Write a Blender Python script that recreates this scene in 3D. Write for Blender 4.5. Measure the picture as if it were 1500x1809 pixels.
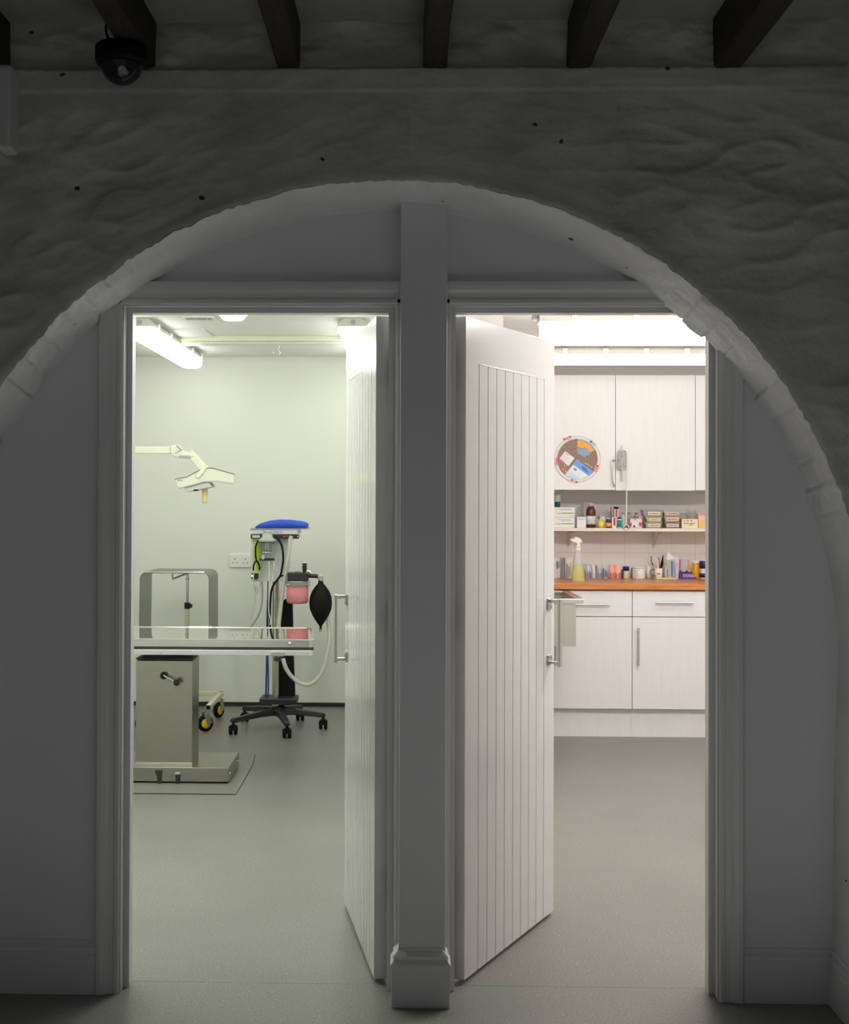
import bpy, math, random
from mathutils import Vector, Matrix, Euler, noise
random.seed(7)
scene = bpy.context.scene
for o in list(bpy.data.objects): bpy.data.objects.remove(o)
COL = scene.collection
R = math.radians

# ------------------------------------------------------------------ camera
HC, F = 1.45, 2380.0
YAW, PITCH, ROLL = R(1.5), R(0.75), R(0.2)
CR = (Matrix.Rotation(YAW, 3, 'Z') @ Matrix.Rotation(R(90) + PITCH, 3, 'X') @ Matrix.Rotation(ROLL, 3, 'Z'))
_c = CR.transposed() @ Vector((0, 1, 0))
PPX = 720 - F * _c.x / -_c.z
PPY = 875 + F * _c.y / -_c.z
cam_d = bpy.data.cameras.new('camera'); cam = bpy.data.objects.new('camera', cam_d); COL.objects.link(cam)
cam.matrix_world = Matrix.Translation((0, 0, HC)) @ CR.to_4x4()
cam_d.sensor_fit = 'HORIZONTAL'; cam_d.sensor_width = 36; cam_d.lens = 36 * F / 1500
cam_d.shift_x = (750 - PPX) / 1500; cam_d.shift_y = (PPY - 904.5) / 1500
cam_d.clip_start = 0.05
scene.camera = cam

def P(px, py, Y):
    r = CR @ Vector(((px - PPX) / F, -(py - PPY) / F, -1))
    t = Y / r.y
    return Vector((r.x * t, Y, HC + r.z * t))
def PX(px, Y, py=1000): return P(px, py, Y).x
def PZ(py, Y, px=720): return P(px, py, Y).z
def PFl(px, py, z=0.0):
    r = CR @ Vector(((px - PPX) / F, -(py - PPY) / F, -1))
    t = (z - HC) / r.z
    return Vector((r.x * t, r.y * t, z))

# ------------------------------------------------------------------ world and light
scene.view_settings.view_transform = 'Standard'
scene.view_settings.look = 'None'
scene.view_settings.gamma = 1.0
scene.view_settings.use_curve_mapping = False
scene.view_settings.exposure = 0.0
w = bpy.data.worlds.new('world'); scene.world = w; w.use_nodes = True
w.node_tree.nodes['Background'].inputs[0].default_value = (0.97, 0.98, 1.0, 1)
w.node_tree.nodes['Background'].inputs[1].default_value = 0.125
LEFT_GLOW, RIGHT_GLOW = 7.5, 8.0
LEFT_NEAR, RIGHT_NEAR = 27.0, 54.0
# added unseen spots: floor bounce in front of the arch brightens its soffit
for _x in (-.75, .75):
    _l = bpy.data.lights.new('soffit_bounce_spot', 'SPOT'); _l.energy = 780; _l.spot_size = R(42); _l.spot_blend = .6
    _l.shadow_soft_size = .06; _l.color = (1, .985, .99)
    _o = bpy.data.objects.new('soffit_bounce_spot', _l); COL.objects.link(_o); _o.location = (_x, 2.40, 2.70)

# ------------------------------------------------------------------ materials
MATS = {}
def mat(name, col, rough=0.5, metal=0.0, trans=0.0, ior=1.45, emit=None, estr=0.0, spec=0.5,
        noise_amt=0.0, noise_scale=20.0, bump=0.0, bump_scale=60.0, alpha=1.0, coat=0.0, stretch=(1, 1, 1)):
    if name in MATS: return MATS[name]
    m = bpy.data.materials.new(name); m.use_nodes = True
    nt = m.node_tree; b = nt.nodes['Principled BSDF']
    c = tuple(col) + (1,)
    b.inputs['Base Color'].default_value = c
    b.inputs['Roughness'].default_value = rough
    b.inputs['Metallic'].default_value = metal
    b.inputs['IOR'].default_value = ior
    b.inputs['Transmission Weight'].default_value = trans
    b.inputs['Specular IOR Level'].default_value = spec
    b.inputs['Alpha'].default_value = alpha
    b.inputs['Coat Weight'].default_value = coat
    b.inputs['Coat Roughness'].default_value = 0.08
    if emit:
        b.inputs['Emission Color'].default_value = tuple(emit) + (1,)
        b.inputs['Emission Strength'].default_value = estr
    tc = nt.nodes.new('ShaderNodeTexCoord'); mp = nt.nodes.new('ShaderNodeMapping')
    mp.inputs['Scale'].default_value = stretch
    nt.links.new(tc.outputs['Object'], mp.inputs['Vector'])
    if noise_amt:
        n = nt.nodes.new('ShaderNodeTexNoise'); n.inputs['Scale'].default_value = noise_scale
        n.inputs['Detail'].default_value = 5
        nt.links.new(mp.outputs[0], n.inputs['Vector'])
        r_ = nt.nodes.new('ShaderNodeMapRange')
        r_.inputs['From Min'].default_value = .3; r_.inputs['From Max'].default_value = .7
        r_.inputs['To Min'].default_value = 1 - noise_amt; r_.inputs['To Max'].default_value = 1 + noise_amt
        nt.links.new(n.outputs['Fac'], r_.inputs['Value'])
        mx = nt.nodes.new('ShaderNodeVectorMath'); mx.operation = 'SCALE'
        mx.inputs[0].default_value = col
        nt.links.new(r_.outputs[0], mx.inputs['Scale'])
        nt.links.new(mx.outputs[0], b.inputs['Base Color'])
    if bump:
        n = nt.nodes.new('ShaderNodeTexNoise'); n.inputs['Scale'].default_value = bump_scale
        n.inputs['Detail'].default_value = 6
        nt.links.new(mp.outputs[0], n.inputs['Vector'])
        bp = nt.nodes.new('ShaderNodeBump'); bp.inputs['Strength'].default_value = bump
        bp.inputs['Distance'].default_value = 0.01
        nt.links.new(n.outputs['Fac'], bp.inputs['Height'])
        nt.links.new(bp.outputs[0], b.inputs['Normal'])
    MATS[name] = m
    return m

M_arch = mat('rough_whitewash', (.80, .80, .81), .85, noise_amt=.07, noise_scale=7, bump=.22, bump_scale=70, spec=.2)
M_archface = mat('shaded_whitewash_face', (.56, .55, .53), .85, noise_amt=.14, noise_scale=5, bump=.25, bump_scale=70, spec=.2)  # soffit whitewash, darker and warmer; the face's shade is in the colour
M_infill = mat('matt_white_board', (.80, .80, .845), .6, bump=.08, bump_scale=160, spec=.3)
M_trim = mat('white_gloss_paint', (.76, .76, .78), .28, bump=.04, bump_scale=30)
M_door = mat('door_gloss_paint', (.80, .795, .78), .16, bump=.05, bump_scale=9, stretch=(3, 3, .6), coat=.3)
M_wallL = mat('plaster_green_white', (.785, .80, .735), .45, bump=.04, bump_scale=25)
M_wallR = mat('plaster_warm_white', (.76, .715, .69), .5, bump=.03, bump_scale=25)
M_ceilroom = mat('ceiling_white', (.82, .82, .79), .6)
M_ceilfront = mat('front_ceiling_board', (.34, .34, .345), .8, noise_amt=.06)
M_beam = mat('dark_stained_oak', (.030, .024, .020), .7, noise_amt=.35, noise_scale=14, bump=.5, bump_scale=30, stretch=(6, .6, 6))
M_black = mat('black_rubber', (.006, .006, .006), .55, spec=.2)
M_blackpl = mat('black_plastic', (.022, .022, .023), .38)
M_chrome = mat('chrome', (.75, .75, .75), .14, 1.0)
M_steel = mat('brushed_steel', (.40, .385, .33), .26, 1.0, bump=.05, bump_scale=30, stretch=(1, 1, 30))
M_mirror = mat('polished_steel_top', (.80, .80, .77), .035, 1.0)
M_satin = mat('satin_steel', (.60, .59, .56), .3, 1.0)
M_cab = mat('white_ash_laminate', (.82, .80, .785), .35, noise_amt=.018, noise_scale=6, bump=.03, bump_scale=30, stretch=(9, 9, .7))
M_carcass = mat('carcass_white', (.72, .70, .67), .4)
M_wood = mat('orange_beech_laminate', (.60, .225, .068), .28, noise_amt=.16, noise_scale=10, stretch=(.6, 5, 5))
M_shelf = mat('cream_shelf', (.82, .76, .69), .4)
M_ivory = mat('ivory_enamel', (.72, .72, .58), .3)
M_beige = mat('beige_enamel', (.70, .68, .48), .35)
M_lamp = mat('lamp_shell', (.66, .67, .56), .35)
M_fit = mat('light_fitting_grey', (.62, .62, .56), .45)
M_clear = mat('clear_plastic', (.93, .95, .95), .05, trans=.93, ior=1.3)
M_frost = mat('frosted_plastic', (.86, .86, .86), .35, trans=.55, ior=1.2)
M_glass = mat('clear_glass', (.97, .98, .98), .02, trans=1.0, ior=1.45)
M_hose = mat('translucent_hose', (.76, .77, .67), .35, trans=.25)
M_blue = mat('blue_fabric', (.020, .075, .50), .75, noise_amt=.15, noise_scale=40, bump=.3, bump_scale=60)
M_bluehose = mat('blue_hose', (.012, .035, .16), .4)
M_lime = mat('lime_scale', (.50, .72, .03), .35)
M_pink = mat('pink_granules', (.85, .30, .33), .7, noise_amt=.25, noise_scale=220, bump=.9, bump_scale=200)
M_white = mat('white_plastic', (.82, .82, .79), .35)
M_panel = mat('panel_white', (.72, .73, .70), .4)
M_yellow = mat('yellow_plastic', (.80, .55, .02), .4)
M_navy = mat('navy_plastic', (.012, .015, .11), .4)
M_amber = mat('amber_plastic', (.85, .36, .0), .2, trans=.25)
M_brown = mat('brown_glass', (.10, .030, .008), .1)
M_red = mat('red_print', (.72, .02, .03), .5)
M_pale = mat('white_card', (.83, .82, .80), .6)
M_green = mat('green_print', (.30, .42, .05), .6)
M_teal = mat('teal_print', (.01, .30, .30), .5)
M_dteal = mat('dark_teal', (.005, .09, .075), .5)
M_ink = mat('dark_ink', (.06, .06, .08), .7)
M_grey = mat('grey_ink', (.38, .38, .40), .7)
M_cream = mat('cream_label', (.86, .76, .52), .6)
M_gold = mat('gold_card', (.85, .55, .20), .6)
M_salmon = mat('salmon_plastic', (.93, .42, .32), .5)
M_rose = mat('rose_card', (.88, .50, .46), .5)
M_purple = mat('violet_plastic', (.10, .045, .28), .4)
M_lemon = mat('lemon_plastic', (.90, .80, .30), .5)
M_spray = mat('yellow_green_liquid', (.70, .67, .27), .3, trans=.2)
M_violetvac = mat('smoke_glass', (.03, .03, .035), .06, trans=.35)

def emis(name, col, s):
    m = bpy.data.materials.new(name); m.use_nodes = True
    b = m.node_tree.nodes['Principled BSDF']
    b.inputs['Base Color'].default_value = (.9, .9, .9, 1)
    b.inputs['Emission Color'].default_value = tuple(col) + (1,)
    b.inputs['Emission Strength'].default_value = s
    return m
M_glowL = emis('tube_diffuser_greenish', (.985, 1.0, .93), LEFT_GLOW)
M_glowR = emis('tube_diffuser_warm', (1.0, .955, .915), RIGHT_GLOW)
M_glowLn = emis('tube_diffuser_greenish_near', (.985, 1.0, .93), LEFT_NEAR)
M_glowRn = emis('tube_diffuser_warm_near', (1.0, .965, .93), RIGHT_NEAR)
M_glowE = emis('round_lamp', (1, 1, .95), 9)

def add_chips(m):
    nt = m.node_tree; b = nt.nodes['Principled BSDF']
    src = b.inputs['Base Color'].links[0].from_socket
    tc = nt.nodes.new('ShaderNodeTexCoord'); mp = nt.nodes.new('ShaderNodeMapping'); mp.inputs['Scale'].default_value = (7, 7, 9)
    ns = nt.nodes.new('ShaderNodeTexNoise'); ns.inputs['Scale'].default_value = 40
    nt.links.new(tc.outputs['Object'], mp.inputs[0])
    vo = nt.nodes.new('ShaderNodeTexVoronoi'); vo.inputs['Scale'].default_value = 1.0
    ad = nt.nodes.new('ShaderNodeVectorMath'); ad.operation = 'MULTIPLY_ADD'; ad.inputs[1].default_value = (.12, .12, .12)
    nt.links.new(tc.outputs['Object'], ns.inputs['Vector'])
    nt.links.new(ns.outputs['Color'], ad.inputs[0]); nt.links.new(mp.outputs[0], ad.inputs[2]); nt.links.new(ad.outputs[0], vo.inputs['Vector'])
    lt = nt.nodes.new('ShaderNodeMath'); lt.operation = 'LESS_THAN'; lt.inputs[1].default_value = .055
    nt.links.new(vo.outputs['Distance'], lt.inputs[0])
    sp = nt.nodes.new('ShaderNodeSeparateColor'); nt.links.new(vo.outputs['Color'], sp.inputs[0])
    gt = nt.nodes.new('ShaderNodeMath'); gt.operation = 'GREATER_THAN'; gt.inputs[1].default_value = .6
    nt.links.new(sp.outputs[1], gt.inputs[0])
    ml = nt.nodes.new('ShaderNodeMath'); ml.operation = 'MULTIPLY'
    nt.links.new(lt.outputs[0], ml.inputs[0]); nt.links.new(gt.outputs[0], ml.inputs[1])
    mx = nt.nodes.new('ShaderNodeMix'); mx.data_type = 'RGBA'; mx.inputs['B'].default_value = (.08, .065, .05, 1)
    nt.links.new(ml.outputs[0], mx.inputs['Factor']); nt.links.new(src, mx.inputs['A']); nt.links.new(mx.outputs['Result'], b.inputs['Base Color'])
add_chips(M_arch); add_chips(M_archface)

def floor_mat():
    m = bpy.data.materials.new('speckled_safety_vinyl'); m.use_nodes = True
    nt = m.node_tree; b = nt.nodes['Principled BSDF']
    tc = nt.nodes.new('ShaderNodeTexCoord')
    n1 = nt.nodes.new('ShaderNodeTexNoise'); n1.inputs['Scale'].default_value = 170; n1.inputs['Detail'].default_value = 4
    n2 = nt.nodes.new('ShaderNodeTexNoise'); n2.inputs['Scale'].default_value = 1.6; n2.inputs['Detail'].default_value = 3
    vo = nt.nodes.new('ShaderNodeTexVoronoi'); vo.inputs['Scale'].default_value = 75
    for n in (n1, n2, vo): nt.links.new(tc.outputs['Object'], n.inputs['Vector'])
    cr = nt.nodes.new('ShaderNodeValToRGB')
    cr.color_ramp.elements[0].position = .30; cr.color_ramp.elements[0].color = (.140, .145, .128, 1)
    cr.color_ramp.elements[1].position = .70; cr.color_ramp.elements[1].color = (.285, .290, .258, 1)
    nt.links.new(n1.outputs['Fac'], cr.inputs['Fac'])
    r2 = nt.nodes.new('ShaderNodeMapRange'); r2.inputs['From Min'].default_value = .3; r2.inputs['From Max'].default_value = .7
    r2.inputs['To Min'].default_value = .92; r2.inputs['To Max'].default_value = 1.06
    nt.links.new(n2.outputs['Fac'], r2.inputs['Value'])
    sc = nt.nodes.new('ShaderNodeVectorMath'); sc.operation = 'SCALE'
    nt.links.new(cr.outputs['Color'], sc.inputs[0]); nt.links.new(r2.outputs[0], sc.inputs['Scale'])
    th = nt.nodes.new('ShaderNodeMath'); th.operation = 'LESS_THAN'; th.inputs[1].default_value = .10
    nt.links.new(vo.outputs['Distance'], th.inputs[0])
    rnd = nt.nodes.new('ShaderNodeMath'); rnd.operation = 'GREATER_THAN'; rnd.inputs[1].default_value = .72
    sep = nt.nodes.new('ShaderNodeSeparateColor'); nt.links.new(vo.outputs['Color'], sep.inputs[0])
    nt.links.new(sep.outputs[0], rnd.inputs[0])
    ml = nt.nodes.new('ShaderNodeMath'); ml.operation = 'MULTIPLY'
    nt.links.new(th.outputs[0], ml.inputs[0]); nt.links.new(rnd.outputs[0], ml.inputs[1])
    mx = nt.nodes.new('ShaderNodeMix'); mx.data_type = 'RGBA'
    nt.links.new(ml.outputs[0], mx.inputs['Factor']); nt.links.new(sc.outputs[0], mx.inputs['A'])
    mx.inputs['B'].default_value = (.75, .75, .72, 1)
    nt.links.new(mx.outputs['Result'], b.inputs['Base Color'])
    b.inputs['Roughness'].default_value = .36
    b.inputs['Specular IOR Level'].default_value = .45
    bp = nt.nodes.new('ShaderNodeBump'); bp.inputs['Strength'].default_value = .22; bp.inputs['Distance'].default_value = .004
    nt.links.new(n1.outputs['Fac'], bp.inputs['Height']); nt.links.new(bp.outputs[0], b.inputs['Normal'])
    return m
M_floor = floor_mat()

def tile_mat(x0, z0, s):
    m = bpy.data.materials.new('square_wall_tiles'); m.use_nodes = True
    nt = m.node_tree; b = nt.nodes['Principled BSDF']
    tc = nt.nodes.new('ShaderNodeTexCoord'); sep = nt.nodes.new('ShaderNodeSeparateXYZ')
    nt.links.new(tc.outputs['Object'], sep.inputs[0])
    outs = []
    for ax, off in (('X', x0), ('Z', z0)):
        a = nt.nodes.new('ShaderNodeMath'); a.operation = 'SUBTRACT'; a.inputs[1].default_value = off - 20 * s
        nt.links.new(sep.outputs[ax], a.inputs[0])
        d = nt.nodes.new('ShaderNodeMath'); d.operation = 'MODULO'; d.inputs[1].default_value = s
        nt.links.new(a.outputs[0], d.inputs[0])
        c = nt.nodes.new('ShaderNodeMath'); c.operation = 'LESS_THAN'; c.inputs[1].default_value = .0035
        nt.links.new(d.outputs[0], c.inputs[0]); outs.append(c)
    mxm = nt.nodes.new('ShaderNodeMath'); mxm.operation = 'MAXIMUM'
    nt.links.new(outs[0].outputs[0], mxm.inputs[0]); nt.links.new(outs[1].outputs[0], mxm.inputs[1])
    mx = nt.nodes.new('ShaderNodeMix'); mx.data_type = 'RGBA'
    mx.inputs['A'].default_value = (.80, .755, .725, 1); mx.inputs['B'].default_value = (.66, .60, .57, 1)
    nt.links.new(mxm.outputs[0], mx.inputs['Factor']); nt.links.new(mx.outputs['Result'], b.inputs['Base Color'])
    b.inputs['Roughness'].default_value = .22
    return m

# ------------------------------------------------------------------ mesh helpers
class MB:
    def __init__(s): s.v = []; s.f = []; s.sm = []
    def add(s, vs, fs, smooth=False):
        n = len(s.v); s.v += [tuple(v) for v in vs]
        for f in fs: s.f.append([i + n for i in f]); s.sm.append(smooth)
        return s
    def box(s, x0, x1, y0, y1, z0, z1):
        if x0 > x1: x0, x1 = x1, x0
        if y0 > y1: y0, y1 = y1, y0
        if z0 > z1: z0, z1 = z1, z0
        v = [(x0,y0,z0),(x1,y0,z0),(x1,y1,z0),(x0,y1,z0),(x0,y0,z1),(x1,y0,z1),(x1,y1,z1),(x0,y1,z1)]
        return s.add(v, [(0,3,2,1),(4,5,6,7),(0,1,5,4),(1,2,6,5),(2,3,7,6),(3,0,4,7)])
    def obox(s, c, size, rot):
        c = Vector(c); h = Vector(size) / 2; v = []
        for z in (-1, 1):
            for x, y in ((-1,-1),(1,-1),(1,1),(-1,1)):
                v.append(c + rot @ Vector((x*h.x, y*h.y, z*h.z)))
        return s.add(v, [(0,3,2,1),(4,5,6,7),(0,1,5,4),(1,2,6,5),(2,3,7,6),(3,0,4,7)])
    def loft(s, rings, smooth=True, caps=True, closed=True):
        n = len(rings[0]); v = [p for r in rings for p in r]; f = []
        for i in range(len(rings) - 1):
            for j in range(n if closed else n - 1):
                k = (j + 1) % n
                f.append((i*n+j, i*n+k, (i+1)*n+k, (i+1)*n+j))
        s.add(v, f, smooth)
        if caps and closed:
            s.add(rings[0], [tuple(range(n))[::-1]]); s.add(rings[-1], [tuple(range(n))])
        return s
    def cyl(s, p0, p1, r0, r1=None, n=24, smooth=True):
        if r1 is None: r1 = r0
        return s.tube([p0, p1], [r0, r1], n)
    def tube(s, pts, r, n=12, caps=True):
        pts = [Vector(p) for p in pts]; m = len(pts)
        rs = r if isinstance(r, (list, tuple)) else [r] * m
        rings = []; up = None
        for i, p in enumerate(pts):
            t = (pts[min(i+1, m-1)] - pts[max(i-1, 0)]).normalized()
            if up is None:
                a = Vector((0,0,1)) if abs(t.z) < .9 else Vector((0,1,0))
                up = t.cross(a).normalized()
            up = (up - t * up.dot(t)).normalized(); sd = t.cross(up)
            rings.append([p + (up*math.cos(a) + sd*math.sin(a)) * rs[i] for a in [2*math.pi*k/n for k in range(n)]])
        return s.loft(rings, True, caps)
    def lathe(s, c, prof, n=32, axis='Z', smooth=True):
        c = Vector(c); rings = []
        for r, h in prof:
            ring = []
            for k in range(n):
                a = 2*math.pi*k/n; u, w_ = r*math.cos(a), r*math.sin(a)
                ring.append(c + (Vector((u, w_, h)) if axis == 'Z' else Vector((u, h, w_)) if axis == 'Y' else Vector((h, u, w_))))
            rings.append(ring)
        return s.loft(rings, smooth)
    def prism(s, poly, a, b, axis='Y'):
        def m(p, t):
            return (p[0], t, p[1]) if axis == 'Y' else (t, p[0], p[1]) if axis == 'X' else (p[0], p[1], t)
        n = len(poly)
        v = [m(p, a) for p in poly] + [m(p, b) for p in poly]
        f = [tuple(range(n)), tuple(range(2*n-1, n-1, -1))] + [(i, i+n, (i+1) % n + n, (i+1) % n) for i in range(n)]
        return s.add(v, f)
    def torus(s, c, R0, r, axis='Y', n=32, m=10):
        c = Vector(c); pts = []
        for k in range(n + 1):
            a = 2*math.pi*k/n
            u, w_ = R0*math.cos(a), R0*math.sin(a)
            pts.append(c + (Vector((u, 0, w_)) if axis == 'Y' else Vector((u, w_, 0)) if axis == 'Z' else Vector((0, u, w_))))
        return s.tube(pts, r, m, caps=False)
    def build(s, name, material, parent=None, bevel=0.0, segs=2, kind=None, label=None):
        off = Vector((0, 0, 0))
        if parent is not None:
            q = parent
            while q.parent is not None: q = q.parent
            off = Vector(q.location)
        else:
            xs = [v[0] for v in s.v]; ys = [v[1] for v in s.v]; zs = [v[2] for v in s.v]
            off = Vector(((min(xs)+max(xs))/2, (min(ys)+max(ys))/2, min(zs)))
            if kind == 'structure': off = Vector((0, 0, 0))
        me = bpy.data.meshes.new(name)
        me.from_pydata([tuple(Vector(v) - off) for v in s.v], [], s.f)
        me.update()
        for p, sm in zip(me.polygons, s.sm): p.use_smooth = sm
        import bmesh
        bm = bmesh.new(); bm.from_mesh(me); bmesh.ops.remove_doubles(bm, verts=bm.verts, dist=1e-6) if len(s.v) < 3000 and bevel else None
        bmesh.ops.recalc_face_normals(bm, faces=bm.faces); bm.to_mesh(me); bm.free()
        me.materials.append(material)
        o = bpy.data.objects.new(name, me); COL.objects.link(o)
        if parent is not None: o.parent = parent
        else: o.location = off
        if bevel:
            b = o.modifiers.new('bevel', 'BEVEL'); b.width = bevel; b.segments = segs; b.limit_method = 'ANGLE'; b.angle_limit = R(40)
        if kind: o['kind'] = kind
        if label: o['label'] = label
        return o

def smooth_pts(pts, k=8):
    pts = [Vector(p) for p in pts]; out = []
    for i in range(len(pts) - 1):
        p0 = pts[max(i-1, 0)]; p1 = pts[i]; p2 = pts[i+1]; p3 = pts[min(i+2, len(pts)-1)]
        for j in range(k):
            t = j / k
            out.append(.5*((2*p1) + (p2-p0)*t + (2*p0-5*p1+4*p2-p3)*t*t + (3*p1-p0-3*p2+p3)*t**3))
    out.append(pts[-1]); return out

def thing(name, label, cat, loc, group=None):
    o = bpy.data.objects.new(name, None); COL.objects.link(o); o.location = loc
    o.empty_display_size = .05
    o['label'] = label; o['category'] = cat
    if group: o['group'] = group
    return o
def tag(o, label, cat, group=None):
    o['label'] = label; o['category'] = cat
    if group: o['group'] = group
    return o
def S(mb, name, m, bevel=0.0): return mb.build(name, m, None, bevel, kind='structure')

# ================================================================== SETTING
YW, YI, YR = 3.67, 3.92, 4.05          # arch face, infill face, back of infill
# floor
S(MB().box(-3.2, 3.2, -1.5, 4.012, -.05, 0), 'floor_front', M_floor)
S(MB().box(-3.2, 3.2, 4.0135, 9.6, -.05, 0), 'floor_rooms', M_floor)

# door openings (edges of the linings)
LX0, LX1 = PX(214, 3.90), PX(697, 3.90)
RX0, RX1 = PX(797, 3.90), PX(1271, 3.90)
ZH = PZ(538, 3.90, 460)
ZHs = ZH
# infill wall
mb = MB()
mb.box(-1.9, LX0-.02, YI, YR, 0, 2.7); mb.box(LX1+.02, RX0-.02, YI, YR, 0, 2.7); mb.box(RX1+.02, 2.0, YI, YR, 0, 2.7)
mb.box(LX0-.02, LX1+.02, YI, YR, ZH+.02, 2.7); mb.box(RX0-.02, RX1+.02, YI, YR, ZH+.02, 2.7)
S(mb, 'wall_infill', M_infill)

# arch wall with rough surface
def px_circle(cx, cy, rad, a, Y): return P(cx + rad*math.sin(a), cy - rad*math.cos(a), Y)
def edge_curve(Y, cx, cy, rad, n_arc, n_leg):
    pts = []
    spring = 1.0
    XL = px_circle(cx, cy, rad, -math.pi/2, Y); XR = px_circle(cx, cy, rad, math.pi/2, Y)
    xr_floor = 1.222; zr = XR.z
    for k in range(n_leg):
        t = k / n_leg; z = zr * t
        pts.append((xr_floor + (XR.x - xr_floor) * (t ** 2.2), z))
    for k in range(n_arc + 1):
        a = math.pi/2 - math.pi * k / n_arc
        p = px_circle(cx, cy, rad, a, Y); pts.append((p.x, p.z))
    zl = XL.z
    for k in range(1, n_leg + 1):
        pts.append((XL.x, zl * (1 - k / n_leg)))
    return pts
NA, NL = 640, 60
front = edge_curve(YW, 695, 1160, 843, NA, NL)
back = edge_curve(YI + .004, 696, 1160, 785, NA, NL)
NPT = len(front)
nz = noise.noise
def fbm(x, y, z, o=4):
    v = 0; a = 1; 
    for i in range(o):
        v += a * nz(Vector((x, y, z))); x *= 2.03; y *= 2.03; z *= 2.03; a *= .5
    return v
def sstep(a, b, x):
    t = max(0, min(1, (x-a)/(b-a))); return t*t*(3-2*t)
LEDGE = PZ(120, YW, 700); LEDGE2 = PZ(158, YW, 700)
def wall_disp(x, z):
    """how far the front face stands proud of its plane (towards the room)"""
    u, v_ = x*math.cos(.35)+z*math.sin(.35), -x*math.sin(.35)+z*math.cos(.35)
    if x > 0: u, v_ = x, z
    rough = .35 + 1.0*sstep(-.35, -.8, x)*sstep(1.55, 1.95, z)*sstep(2.55, 2.45, z)
    rough += 1.15*sstep(.45, .75, x)*sstep(2.0, 2.2, z)*sstep(2.52, 2.42, z) + .5*sstep(.7, 1.1, x)
    d = .008*rough*fbm(u*3.0, 3.1, v_*7.5, 5) + .0035*fbm(x*9+4, 1.7, z*11, 4)
    rd = 1 - abs(nz(Vector((u*5.2+9, 5, v_*12))))*2.2
    d += .0042*rough*max(0, rd)**2
    d += .020*nz(Vector((x*.9, 8.1, z*.9)))
    if z > LEDGE:
        t = sstep(LEDGE, LEDGE+.012, z); d -= .016*t
        d += t*(.018*fbm(x*6, 9.3, z*7, 4))
    elif z > LEDGE2 - .03:
        d += .0035*sstep(LEDGE2-.006, LEDGE2+.004, z) + .002*sstep(LEDGE-.05, LEDGE, z)
        d -= .012*sstep(LEDGE2-.02, LEDGE2, z)*0
    return d
def edge_jit(i):
    x, z = front[i]
    j = .005*fbm(x*14, 2.2, z*14, 4) + .0045*nz(Vector((x*55, 0, z*55)))
    return j
cxw, czw = (front[NL][0] + front[NL+NA][0])/2, front[NL][1]
NU = 150
X_OUT, Z_OUT = 2.4, 2.80
verts = []; faces = []
nrm = []
for i, (x, z) in enumerate(front):
    if i < NL: nrm.append((1.0, 0.0))
    elif i > NL + NA: nrm.append((-1.0, 0.0))
    else:
        dx, dz = x-cxw, z-czw; l = math.hypot(dx, dz); nrm.append((dx/l, dz/l))
# face
for i, (x, z) in enumerate(front):
    nx, nzz = nrm[i]
    ts = []
    if nx > 1e-6: ts.append((X_OUT - x)/nx)
    if nx < -1e-6: ts.append((-X_OUT - x)/nx)
    if nzz > 1e-6: ts.append((Z_OUT - z)/nzz)
    T = min(ts); j = edge_jit(i)
    for k in range(NU + 1):
        u = k / NU
        dist = j + (T - j) * (u ** 1.15)
        X, Z = x + nx*dist, z + nzz*dist
        rnd_edge = math.exp(-((dist-j)/.006)) 
        d = wall_disp(X, Z)
        e = sstep(0, .05, dist - j)
        y = YW - d*(.35+.65*e) + .006*rnd_edge
        verts.append((X, y, Z))
for i in range(NPT - 1):
    for k in range(NU):
        a = i*(NU+1)+k; faces.append((a, a+1, a+NU+2, a+NU+1))
n_face = len(faces)
# soffit
NS = 34
base = len(verts)
bl = .077
rngb = random.Random(3)
brand = {}
for i in range(NPT):
    x, z = front[i]; bx_, bz_ = back[i]; nx, nzz = nrm[i]
    ang = math.degrees(math.atan2(nx, nzz)) if NL <= i <= NL+NA else (90 if i < NL else -90)
    amp = sstep(26, 42, ang)*sstep(78, 66, ang)*1.0 + sstep(-28, -44, ang)*sstep(-76, -62, ang)*1.6
    s_len = math.radians(ang) * 1.29
    for k in range(NS + 1):
        v_ = k / NS
        X = x + (bx_-x)*v_; Z = z + (bz_-z)*v_; Y = YW + (YI + .004 - YW)*v_
        course = 0 if v_ < .52 else 1
        ss = s_len / bl + (.0 if (int(math.floor(s_len/bl)) % 2) else 0)
        b = math.floor(ss); fr = ss - b
        split = .45 + .25*math.sin(b*2.3)
        c2 = 0 if v_ < split else 1
        key = (b, c2 if (b % 2) else 0)
        if key not in brand: brand[key] = rngb.uniform(-1, 1)
        d = .0050*brand[key]
        g = math.exp(-(min(fr, 1-fr)*bl/.0042)**2)
        if b % 2: g = max(g, .9*math.exp(-((v_-split)*.25/.0045)**2))
        d = d*(1-g) + .0065*g*(1 if brand[key] > -.5 else -.6)
        d = d*amp + .0055*(.4+amp)*fbm(X*14, Y*14, Z*14, 5)
        d += .010*nz(Vector((X*2, Y*2, Z*2)))*.5
        j = edge_jit(i)*(1-v_)**2
        e0 = sstep(0, .08, v_)
        dd = j + d*e0 
        yy = Y + (.006 if k == 0 else .004*math.exp(-v_*20))
        verts.append((X + nx*dd, yy, Z + nzz*dd))
for i in range(NPT - 1):
    for k in range(NS):
        a = base + i*(NS+1)+k; faces.append((a, a+NS+1, a+NS+2, a+1))
mb = MB(); mb.v = verts; mb.f = faces; mb.sm = [True]*len(faces)
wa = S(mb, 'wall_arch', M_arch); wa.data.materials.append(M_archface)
for p_ in list(wa.data.polygons)[:n_face]: p_.material_index = 1

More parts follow.
